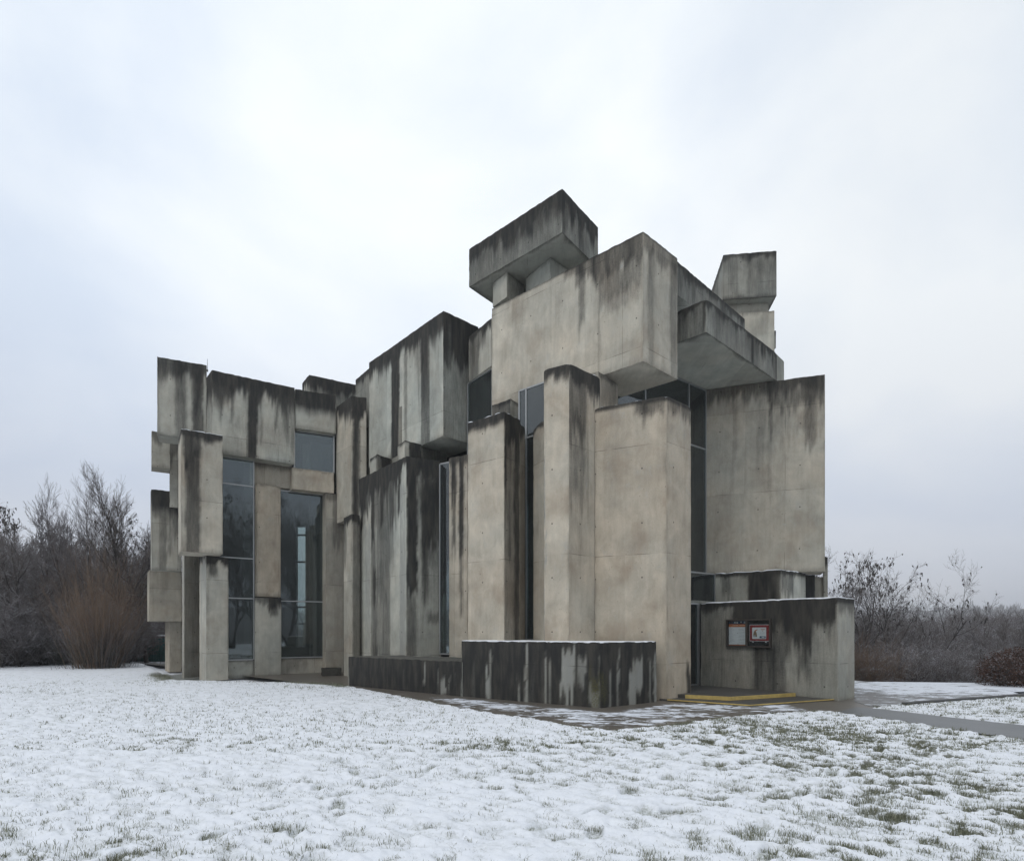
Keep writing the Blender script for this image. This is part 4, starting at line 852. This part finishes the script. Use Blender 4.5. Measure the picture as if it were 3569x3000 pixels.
# paved sheets
def sheet(name, P, z, m_, step=.25, maskf=None, label=None):
    xs = [q[0] for q in P]; ys = [q[1] for q in P]
    bm = bmesh.new(); bmesh.ops.contextual_create(bm, geom=[bm.verts.new((q[0], q[1], z)) for q in P])
    for ax, lo, hi in ((0, min(xs), max(xs)), (1, min(ys), max(ys))):
        c = lo + step
        while c < hi:
            no = Vector((1, 0, 0)) if ax == 0 else Vector((0, 1, 0)); co = Vector((c, 0, 0)) if ax == 0 else Vector((0, c, 0))
            bmesh.ops.bisect_plane(bm, geom=bm.verts[:] + bm.edges[:] + bm.faces[:], plane_co=co, plane_no=no); c += step
    me = bpy.data.meshes.new(name); 
    bm.faces.ensure_lookup_table(); bm.normal_update()
    if bm.faces[0].normal.z < 0: bmesh.ops.reverse_faces(bm, faces=bm.faces[:])
    bm.to_mesh(me); bm.free(); me.materials.append(m_)
    co = np.empty(len(me.vertices) * 3, np.float32); me.vertices.foreach_get('co', co); co = co.reshape(-1, 3)
    mv = maskf(co[:, 0], co[:, 1]) if maskf else np.zeros(len(co))
    at = me.attributes.new('snowmask', 'FLOAT', 'POINT'); at.data.foreach_set('value', mv.astype(np.float32))
    o = bpy.data.objects.new(name, me); COL.objects.link(o); tag(o, label, kind='structure'); return o
def apmask(x, y):
    # thin snow away from the wall on the camera side, dry strip along the wall and before the door
    dwall = np.minimum(pdist([(-5.1, 19.3), (1.93, 13.49), (3.46, 14.72), (4.5, 15.3), (8.6, 15.4), (3, 20)], x, y), 9)
    m = sst(.22, .6, dwall) * sst(-3.6, -1.2, x)
    m *= 1 - sst(6.0, 6.9, x - .25 * (y - 13))
    m = m * (1 - .45 * sst(.35, .1, -pdist(APRON, x, y)))
    m = np.maximum(m, sst(-17.5, -19, x) * .9)
    return m * .62 - .25
sheet('apron', APRON, .006, AGG, .25, apmask, 'wet aggregate paving around the church, partly snowed')
PLM = aggregate_mat('snowy_paving', (0.10, 0.095, 0.09), (0.18, 0.17, 0.16), 1.0)
sheet('plaza', PLAZA, .013, PLM, .3, lambda x, y: x * 0 + .40 + .2 * sst(9, 15, x) - .12 * sst(2.2, .4, -pdist(PLAZA, x, y)) * sst(20, 16, y), 'paved square under thin trampled snow')
sheet('path', PATHP, .018, ASPH, .12, lambda x, y: -.35 + .50 * sst(.22, .0, -pdist(PATHP, x, y)), 'wet grey asphalt path')
# kerb along the square
b = MB()
kp = [(8.9, 13.98), (9.5, 14.30), (11.4, 15.14), (13.44, 16.06), (18, 18.1)]
for a, c in zip(kp[:-1], kp[1:]):
    a = Vector(a); c = Vector(c); d = (c - a).normalized(); n_ = Vector((-d.y, d.x)) * .07
    b.prism([a - n_, c - n_, c + n_, a + n_], -.1, .075)
o = b.out('kerb', simple('wet_kerb_stone', (0.06, 0.06, 0.06), .6)); tag(o, 'dark wet kerb along the snowy square', kind='structure')

# grass blades
def blades(n, ymin, ymax, seed, hsc, wsc):
    rg = np.random.RandomState(seed)
    u = rg.rand(n * 6); y = ymin * (ymax / ymin) ** u; x = (rg.rand(n * 6) * 2 - 1) * .92 * (y + .6)
    da, dp, dz, dd, bare, med, fin, big, clump = lawn_fields(x, y)
    yc = np.interp(x, CRX, CRY)
    tuft = sst(.50, .78, fbm(x * 9, y * 9, 111, 2))
    pr = (bare * .7 + (.03 + .30 * tuft + .25 * tuft * sst(.35, .65, med)) * (.42 + .60 * sst(-2, 4, x) + .35 * big)) * (dd > .02) * (y < yc - .3)
    keep = rg.rand(len(x)) < pr; x = x[keep][:n]; y = y[keep][:n]; bare = bare[keep][:n]; m = len(x)
    z = terrain(x, y) + .015
    a = rg.rand(m) * 2 * np.pi; h = (.022 + .045 * rg.rand(m) ** 1.6) * (.75 + .5 * bare) * hsc; w2 = (.0011 + .0013 * rg.rand(m)) * wsc
    lx = rg.normal(0, .55, m) * h; ly = rg.normal(0, .55, m) * h
    dx, dy = np.cos(a) * w2, np.sin(a) * w2
    b0 = np.stack([x - dx, y - dy, z - .01], 1); b1 = np.stack([x + dx, y + dy, z - .01], 1)
    m0 = np.stack([x + lx * .35 + dx * .8, y + ly * .35 + dy * .8, z + h * .62], 1); m1 = np.stack([x + lx * .35 - dx * .8, y + ly * .35 - dy * .8, z + h * .62], 1)
    tp = np.stack([x + lx, y + ly, z + h], 1)
    V = np.stack([b0, b1, m0, m1, tp], 1).reshape(-1, 3); k = np.arange(m) * 5
    F3 = np.concatenate([np.stack([k, k + 1, k + 2], 1), np.stack([k, k + 2, k + 3], 1), np.stack([k + 3, k + 2, k + 4], 1)])
    return V, F3, np.repeat(rg.rand(m), 5)
m_, t_, b_ = mat('winter_grass'); vr = attr(t_, 'rnd')
L(t_, mixc(t_, vr, (0.08, 0.092, 0.055), (0.27, 0.27, 0.19)), b_.inputs['Base Color']); b_.inputs['Roughness'].default_value = .7
V1, F1_, r1 = blades(170000, 3.2, 9.5, 5, 1.0, 1.1); V2, F2_, r2 = blades(120000, 8.5, 24, 6, 1.15, 2.4)
o = mk('grass', np.concatenate([V1, V2]), np.concatenate([F1_, F2_ + len(V1)]), m_, None, {'rnd': np.concatenate([r1, r2])}); tag(o, 'winter grass blades poking through the snow of the lawn', 'grass', kind='stuff')

# ------------------------------------------------------------------ trees and shrubs
def twig_mat(name, dark, light, frost=.5, fcol=(.55, .57, .62)):
    m, t, b = mat(name)
    obj = N(t, 'ShaderNodeTexCoord').outputs['Object']; g = N(t, 'ShaderNodeNewGeometry')
    sp = N(t, 'ShaderNodeSeparateXYZ'); L(t, g.outputs['Normal'], sp.inputs[0])
    f = noise(t, obj, 1.2, 4); c = mixc(t, f, dark, light)
    k = mth(t, 'MULTIPLY', ramp(t, sp.outputs['Z'], .25, .8), mth(t, 'MULTIPLY', ramp(t, noise(t, obj, 2.1, 3), .40, .62), frost))
    c = mixc(t, k, c, fcol); L(t, c, b.inputs['Base Color']); b.inputs['Roughness'].default_value = .85; b.inputs['Specular IOR Level'].default_value = .2
    return m
BARK = twig_mat('dark_bark', (0.040, 0.035, 0.032), (0.085, 0.076, 0.070), .35)
TWIG = twig_mat('frosted_twigs', (0.078, 0.066, 0.060), (0.155, 0.133, 0.123), .7)
TWIGW = twig_mat('whitened_twigs', (0.115, 0.102, 0.10), (0.20, 0.182, 0.182), 1.0)
OSIER = twig_mat('osier_rods', (0.115, 0.078, 0.054), (0.26, 0.185, 0.13), .35)
IVY = twig_mat('dark_evergreen_shoots', (0.014, 0.020, 0.015), (0.035, 0.042, 0.032), .15)
def tubes(segs, k=3):
    """segs: list of (p, q, r0, r1) -> arrays"""
    P = np.array([s[0] for s in segs], float); Q = np.array([s[1] for s in segs], float); r0 = np.array([s[2] for s in segs]); r1 = np.array([s[3] for s in segs])
    D = Q - P; D /= np.linalg.norm(D, axis=1)[:, None] + 1e-9
    ref = np.where(np.abs(D[:, 2:3]) > .9, np.array([[1., 0, 0]]), np.array([[0, 0, 1.]])); A = np.cross(D, ref); A /= np.linalg.norm(A, axis=1)[:, None]; B = np.cross(D, A)
    vs = []
    for (O, r) in ((P, r0), (Q, r1)):
        for i in range(k):
            t = 2 * np.pi * i / k + .3; vs.append(O + (A * np.cos(t) + B * np.sin(t)) * r[:, None])
    V = np.stack(vs, 1).reshape(-1, 3); b = np.arange(len(segs)) * 2 * k; F = []
    for i in range(k):
        j = (i + 1) % k; F.append(np.stack([b + i, b + j, b + k + j, b + k + i], 1))
    return V, np.concatenate(F)
def grow(seed, H, trunk_r, spread, lv=4, up=.25, nchild=(6, 6, 5, 5), lrat=(.55, .52, .5, .45), first=.3, stems=1, fork=.35, wob=.10):
    rg = random.Random(seed); big = []; small = []
    def rv(): return Vector((rg.gauss(0, 1), rg.gauss(0, 1), rg.gauss(0, 1)))
    def br(p, d, Ln, r, l):
        n = 5 if l == 0 else (4 if l < 3 else 2); pts = [p.copy()]; rad = [r]
        for i in range(n):
            d = (d + rv() * (wob if l == 0 else wob * 1.9) + Vector((0, 0, up * (.3 if l else .1)))).normalized()
            p = p + d * (Ln / n); pts.append(p.copy()); rad.append(max(.0035, r * (1 - .78 * (i + 1) / n)))
        for i in range(n): (big if l < 2 else small).append((tuple(pts[i]), tuple(pts[i + 1]), rad[i], rad[i + 1]))
        if l >= lv: return
        nc = nchild[l]
        for c in range(nc):
            f = first + (1 - first) * (c + rg.random() * .8) / nc if l == 0 else .15 + .85 * (c + rg.random()) / nc
            f = min(f, .98); i = min(n - 1, int(f * n)); q = pts[i].lerp(pts[i + 1], f * n - i)
            ax = (pts[i + 1] - pts[i]).normalized(); side = ax.cross(rv()).normalized()
            ang = spread * rg.uniform(.7, 1.2) * (1 - .35 * f)
            nd = (ax * math.cos(ang) + side * math.sin(ang)).normalized()
            br(q, nd, Ln * lrat[l] * rg.uniform(.7, 1.15) * (1.15 - .45 * f if l == 0 else 1), max(.004, rad[i] * .55), l + 1)
    for s in range(stems):
        a = rg.uniform(0, 6.28); d = Vector((math.cos(a) * fork, math.sin(a) * fork, 1)).normalized() if stems > 1 else Vector((rg.gauss(0, .05), rg.gauss(0, .05), 1)).normalized()
        br(Vector((0, 0, 0)), d, H * rg.uniform(.75, .95), trunk_r * (1 if stems == 1 else .7), 0)
    return big, small
def norm_h(sets, H):
    mx = max(s[1][2] for st in sets for s in st); k = H / mx
    return [[(tuple(v * k for v in s[0]), tuple(v * k for v in s[1]), s[2], s[3]) for s in st] for st in sets]
def to_me(name, segs, m_, k=3):
    V, F = tubes(segs, k); o = mk(name, V, F, m_); me = o.data; bpy.data.objects.remove(o); return me
PRO = {}
def proto(key, H, mt=TWIG, **k):
    b_, s_ = norm_h(grow(H=H, **k), H); PRO[key] = [to_me('trunk', b_, BARK, 5), to_me('crown', s_, mt, 3)]
    if key in ('oak', 'locust', 'locust2'):
        q = random.Random(k['seed']); top = [s[1] for s in s_ if s[1][2] > H * (.55 if key != 'oak' else .8)]; pods = MB()
        for c in q.sample(top, min(len(top), 170)):
            c = Vector(c); a = Vector((q.gauss(0, 1), q.gauss(0, 1), q.gauss(0, 1))).normalized() * q.uniform(.03, .085); pods.seg(c, c - Vector((0, 0, q.uniform(.06, .15))) + a, .035, .012, 4)
        o = pods.out('seed_pods', BARK); PRO[key].append(o.data); bpy.data.objects.remove(o)
proto('oak', 9, seed=3, trunk_r=.12, spread=.85, nchild=(12, 8, 7, 6))
proto('ash', 10, seed=8, trunk_r=.11, spread=.50, up=.35, nchild=(13, 8, 6, 5), stems=2, fork=.20, wob=.055, lrat=(.42, .5, .5, .5), mt=TWIGW)
proto('ash2', 10, seed=18, wob=.055, trunk_r=.10, spread=.52, up=.32, nchild=(14, 8, 6, 5), stems=1, lrat=(.45, .5, .5, .5))
proto('oak2', 9, seed=23, trunk_r=.11, spread=.9, nchild=(12, 8, 7, 6), stems=2, fork=.4)
proto('locust', 9, seed=31, trunk_r=.13, spread=.85, up=.12, nchild=(9, 7, 6, 5), stems=2, fork=.3, first=.4, lrat=(.42, .48, .48, .42))
proto('locust2', 9, seed=37, trunk_r=.12, spread=.85, up=.1, nchild=(11, 7, 6, 5), stems=1, first=.38, lrat=(.42, .48, .48, .42))
def shrub_proto(key, H, W_, seed, mt, stems=16, lv=3):
    b_, s_ = norm_h(grow(seed=seed, H=H, trunk_r=.025, spread=.8, lv=lv, up=.2, nchild=(7, 6, 5, 3), first=.12, stems=stems, fork=W_, lrat=(.5, .5, .5, .5)), H)
    PRO[key] = (to_me('stem', b_, BARK, 3), to_me('crown', s_, mt, 3))
shrub_proto('shrub', 3.2, .9, 41, TWIG); shrub_proto('shrub2', 3.4, .7, 43, TWIGW, 14)
def fat(segs, k): return [(s[0], s[1], s[2] * k, s[3] * k) for s in segs]
for key, sd_, sp_, up_, st_ in (('farA', 61, .8, .25, 1), ('farB', 62, .55, .45, 2), ('farC', 63, .7, .3, 1), ('farD', 64, .9, .2, 2)):
    b_, s_ = norm_h(grow(seed=sd_, H=9, trunk_r=.16, spread=sp_, up=up_, lv=4, nchild=(11, 7, 6, 4), stems=st_, first=.16, lrat=(.46, .5, .5, .5)), 9)
    PRO[key] = (to_me('trunk', b_, BARK, 4), to_me('crown', fat(s_, 2.1), TWIG if key in ('farA', 'farC') else TWIGW, 3))
def plant(key, loc, sc, rz, label, cat, name, group=None, parts=('trunk', 'crown'), sxy=1.0):
    r_ = empty(name, loc); r_.scale = (sc * sxy, sc * sxy, sc); r_.rotation_euler.z = rz
    for nm_, me in zip(tuple(parts) + ('seed_pods',), PRO[key]):
        c = bpy.data.objects.new(nm_, me); COL.objects.link(c); c.parent = r_
        if nm_ == 'seed_pods': c['kind'] = 'stuff'
    tag(r_, label, cat, group); return r_
def tz(x, y): return float(terrain(np.array([x], float), np.array([y], float))[0])
rg = random.Random(77)
def img(xu, y): return ((xu * 1.70033 - 1784.5) / 2150 * y, y)       # bearing read off the photograph -> metres
# trees at the left edge of the wood
for (xu, y, key, h, lab) in (
    (38, 31, 'oak', 8.6, 'bare round crowned tree with dark leaf remnants at the far left edge'),
    (172, 33, 'ash', 10.4, 'tall forked frosty tree rising behind the brown bush'),
    (246, 33.5, 'ash2', 10.6, 'tall upright bare tree between the forked tree and the church'),
    (300, 34, 'locust2', 9.3, 'bare tree half hidden behind the left end of the church'),
    (110, 36, 'oak2', 8.2, 'lower bare tree in the gap between the round and the forked tree'),
    (5, 29, 'locust', 6.4, 'small bare tree cut by the left edge of the picture')):
    x, y = img(xu, y); plant(key, (x, y, tz(x, y) - .05), h / PRO_H[key] if False else h / {'oak': 9, 'ash': 10, 'ash2': 10, 'locust2': 9, 'oak2': 9, 'locust': 9}[key], rg.uniform(0, 6), lab, 'tree', 'bare_tree')
k = 0
for i in range(60):
    xu = -120 + 470 * (i + rg.random()) / 60; y = rg.uniform(35, 62); x, y = img(xu, y)
    key = rg.choice(['farA', 'farB', 'farC', 'farD']); plant(key, (x, y, tz(x, y)), rg.uniform(.85, 1.12), rg.uniform(0, 6), 'bare tree in the grey wood left of the church', 'tree', 'bare_tree', 'bare trees of the wood left of the church')
for i in range(80):
    xu = -60 + 400 * (i + rg.random()) / 80; y = rg.uniform(28.8, 40); 
    if 90 < xu < 330 and y < 31: y += 4
    if xu > 262: y = 39 + 4 * rg.random()
    x, y = img(xu, y)
    plant(rg.choice(['shrub', 'shrub', 'shrub2']), (x, y, tz(x, y) - .05), rg.uniform(.75, 1.35), rg.uniform(0, 6), 'bare twiggy shrub at the foot of the left wood', 'shrub', 'bare_shrub', 'bare shrubs at the foot of the left wood', ('stem', 'crown'))
# right: trees above the valley
for (xu, y, key, top, lab) in (
    (1728, 40, 'locust', 1140, 'sparse bare tree just right of the church with dark seed clusters'),
    (1790, 42, 'locust2', 1160, 'thin bare tree with an open crown, second from the church'),
    (1822, 43, 'oak', 1172, 'bare tree with spreading twigs, third right of the church'),
    (1860, 44, 'locust', 1178, 'bare tree leaning right at the end of the row beside the church'),
    (1912, 46, 'oak2', 1236, 'dark round bare tree below the far ridge'),
    (2040, 62, 'ash2', 1232, 'upright bare tree at the right edge'),
    (1985, 66, 'ash', 1246, 'pale forked tree over the valley wood near the right edge')):
    x, y = img(xu, y); zt_ = 1.65 + (2205 - top * 1.70033) * y / 2150; g0 = tz(x, y); plant(key, (x, y, g0), (1.12 if xu < 1880 else 1.03) * (zt_ - g0) / {'oak': 9, 'ash': 10, 'ash2': 10, 'locust2': 9, 'oak2': 9, 'locust': 9}[key], rg.uniform(0, 6), lab, 'tree', 'bare_tree', None, ('trunk', 'crown'), .88)
for i in range(150):
    xu = 1690 + 560 * (i + rg.random()) / 150; y = 44 + 90 * rg.random() ** 1.5; x, y = img(xu, y); g0 = tz(x, y)
    zt_ = 1.65 + (2205 - (1250 + 26 * rg.random() + (8 if xu < 1960 and xu > 1880 else 0) - (14 if xu > 1980 else 0)) * 1.70033) * y / 2150
    plant(rg.choice(['farA', 'farB', 'farC', 'farD']), (x, y, g0), max(.7, (zt_ - g0) / 9), rg.uniform(0, 6), 'bare tree in the wooded valley beyond the snowy square', 'tree', 'bare_tree', 'bare trees of the valley wood', ('trunk', 'crown'), .8)
for i in range(70):
    xu = 1740 + 460 * (i + rg.random()) / 70; y = rg.uniform(21, 38); x, y = img(xu, y)
    yc = float(np.interp(x, CRX, CRY))
    if y < yc + 1.3: y = yc + 1.3 + rg.random() * 4
    g0 = tz(x, y); top = 1310 + 60 * rg.random() if xu > 1850 else 1290 + 50 * rg.random()
    zt_ = 1.65 + (2205 - top * 1.70033) * y / 2150
    plant(rg.choice(['shrub', 'shrub2', 'shrub2']), (x, y, g0), max(.35, min(1.5, (zt_ - g0) / 3.3)), rg.uniform(0, 6), 'frosty bare shrub on the slope beyond the snowy square', 'shrub', 'bare_shrub', 'frosty shrubs on the slope', ('stem', 'crown'), 1.25)
for (x, y, key, h, lab) in ((19, -3.2, 'oak2', 17, 'big bare tree across the lawn, mirrored in the tall left window'), (25, -4, 'farC', 17, 'unseen broad bare tree beside the biggest one, added for the window reflections'), (17.5, -11, 'oak', 17, 'unseen bare tree farther behind the camera, added for the window reflections'), (33, -3, 'farD', 15, 'unseen many stemmed bare tree, added to darken the window reflections'), (26, -15, 'farB', 18, 'unseen forked bare tree, added to darken the window reflections'), (42, -16, 'farA', 14, 'unseen outermost bare tree, added to darken the window reflections')):  # behind the camera, out of view; added so the windows reflect dark crowns
    plant(key, (x, y, tz(x, y) - .1), h / 9, rg.uniform(0, 6), lab, 'tree', 'bare_tree')
# osier bushes: fans of upright rods
def rods(seed, n, H, Wd, side=1.0, lean=.55):
    g = random.Random(seed); sg = []
    for i in range(n):
        a = g.uniform(0, 6.283); r0 = abs(g.gauss(0, .16)) * Wd; u = g.random() ** .6
        d = Vector((math.cos(a) * lean * u, math.sin(a) * lean * u, 1)).normalized(); p = Vector((math.cos(a) * r0, math.sin(a) * r0, 0))
        Ln = H * (1.0 - .42 * u * u) * g.uniform(.55, 1.05); r = .0085; m = 7
        for k_ in range(m):
            d = (d + Vector((g.gauss(0, .05), g.gauss(0, .05), g.gauss(.02, .04))) + Vector((math.cos(a), math.sin(a), 0)) * .035 * u).normalized()
            q = p + d * Ln / m; r2 = r * .80; sg.append((tuple(p), tuple(q), r, r2))
            for _ in range(2 if k_ > 0 else 0):
                if g.random() < .75 * side:
                    sd_ = (d + Vector((g.gauss(0, .55), g.gauss(0, .55), .25))).normalized(); pp = p.lerp(q, g.random()); sg.append((tuple(pp), tuple(pp + sd_ * g.uniform(.15, .55) * H / 5), r * .5, .003))
            p, r = q, r2
    return sg
def bush(loc, seed, n, H, Wd, lab, mt, cat='bush', lean=.55, name='osier_bush'):
    r_ = empty(name, loc); V, F = tubes(rods(seed, n, H, Wd, lean=lean), 3); mk('rods', V, F, mt, r_)
    V, F = tubes(rods(seed + 1, n // 2, H * .62, Wd * 1.2, 1.6, lean * 1.6), 3); mk('side_shoots', V, F, TWIGW, r_)
    V, F = tubes(rods(seed + 2, n // 2, H * .36, Wd * 1.5, 2.2, lean * 1.3), 3); mk('dark_undergrowth', V, F, IVY, r_); tag(r_, lab, cat); return r_
x, y = img(205, 28.8); bush((x, y, 0), 5, 560, 6.0, 3.0, 'tall fan shaped bush of bare reddish brown rods on the snow left of the church', OSIER, lean=.42)
x, y = img(1790, 22.6); bush((x, y, tz(x, y) - .1), 15, 620, 2.8, 2.0, 'brown bush of dense upright rods behind the low entrance wall', OSIER, lean=.55)
x, y = img(1745, 23.0); bush((x, y, tz(x, y) - .1), 16, 420, 2.9, 1.8, 'brown rod bush half hidden by the low entrance wall', OSIER, lean=.5)
# far wood covering the slopes: nobody could count it
q = np.random.RandomState(12); n = 9000
rr = 135 * (1050 / 135) ** q.rand(n); aa = R(-75) + R(150) * q.rand(n); X = rr * np.sin(aa); Y = rr * np.cos(aa); Zt = terrain(X, Y)
k_ = 12; hh = q.uniform(7, 12, n)
X = np.repeat(X, k_); Y = np.repeat(Y, k_); Zb = np.repeat(Zt, k_) - .5; hh = np.repeat(hh, k_); m = n * k_
th = q.rand(m) * 6.283; ln = np.abs(q.normal(0, .34, m)) * hh; top = hh * (1 - .5 * (ln / hh) ** 1.2) * q.uniform(.7, 1, m); wd = q.uniform(.12, .45, m)
p0 = q.rand(m) * .35
B0 = np.stack([X + np.cos(th) * ln * p0, Y + np.sin(th) * ln * p0, Zb + top * p0], 1); T0 = np.stack([X + np.cos(th) * ln, Y + np.sin(th) * ln, Zb + top], 1)
t2 = q.rand(m) * 6.283; Wv = np.stack([np.cos(t2) * wd, np.sin(t2) * wd, q.normal(0, .1, m)], 1); Mi = (B0 + T0) / 2
V = np.stack([B0, Mi + Wv, T0, Mi - Wv], 1).reshape(-1, 3); o = mk('distant_wood', V, np.arange(4 * m).reshape(-1, 4), TWIG); tag(o, 'far bare wood covering the slopes and the low ridge', 'wood', kind='stuff')
# leafy hedge bush at the right edge
hb = empty('beech_bush', (*img(2092, 19.2), 0)); hb.location.z = tz(hb.location.x, hb.location.y) - .1
tag(hb, 'rounded bush with withered red brown leaves and a little snow at the right edge', 'bush')
b_, s_ = norm_h(grow(seed=51, H=1.5, trunk_r=.02, spread=.9, lv=3, up=.1, nchild=(7, 6, 5, 3), first=.1, stems=14, fork=1.1, lrat=(.5, .5, .5, .5)), 1.45)
V, F = tubes(b_ + s_, 3); mk('stem', V, F, BARK, hb)
q = np.random.RandomState(9); n = 9000; dr = q.normal(size=(n, 3)); dr /= np.linalg.norm(dr, axis=1)[:, None]; rr = q.rand(n) ** .33
C = dr * rr[:, None] * np.array([1.25, .9, .78]) * (1 + .18 * (q.rand(n, 1) - .5)) + np.array([0, 0, .72]); C = C[C[:, 2] > .04]; n = len(C)
a1 = q.normal(size=(n, 3)); a1 /= np.linalg.norm(a1, axis=1)[:, None]; a2 = np.cross(a1, q.normal(size=(n, 3))); a2 /= np.linalg.norm(a2, axis=1)[:, None]
V = np.stack([C - a1 * .035, C + a2 * .016, C + a1 * .035, C - a2 * .016], 1).reshape(-1, 3); F = np.arange(4 * n).reshape(-1, 4)
LEAF = twig_mat('withered_leaves', (0.050, 0.030, 0.024), (0.115, 0.066, 0.048), .35); mk('leaves', V, F, LEAF, hb)
bm = MB(); bm.box(-1520, -1520, -14, 1520, 1520, 62)
m, t, b = mat('winter_haze'); t.nodes.remove(b)
pv = N(t, 'ShaderNodeVolumePrincipled'); pv.inputs['Color'].default_value = (.93, .95, 1, 1); pv.inputs['Density'].default_value = .0009; pv.inputs['Anisotropy'].default_value = 0
L(t, pv.outputs[0], t.nodes['Material Output'].inputs['Volume'])
o = bm.out('haze', m); tag(o, 'thin grey winter haze over the valley', 'haze', kind='stuff')
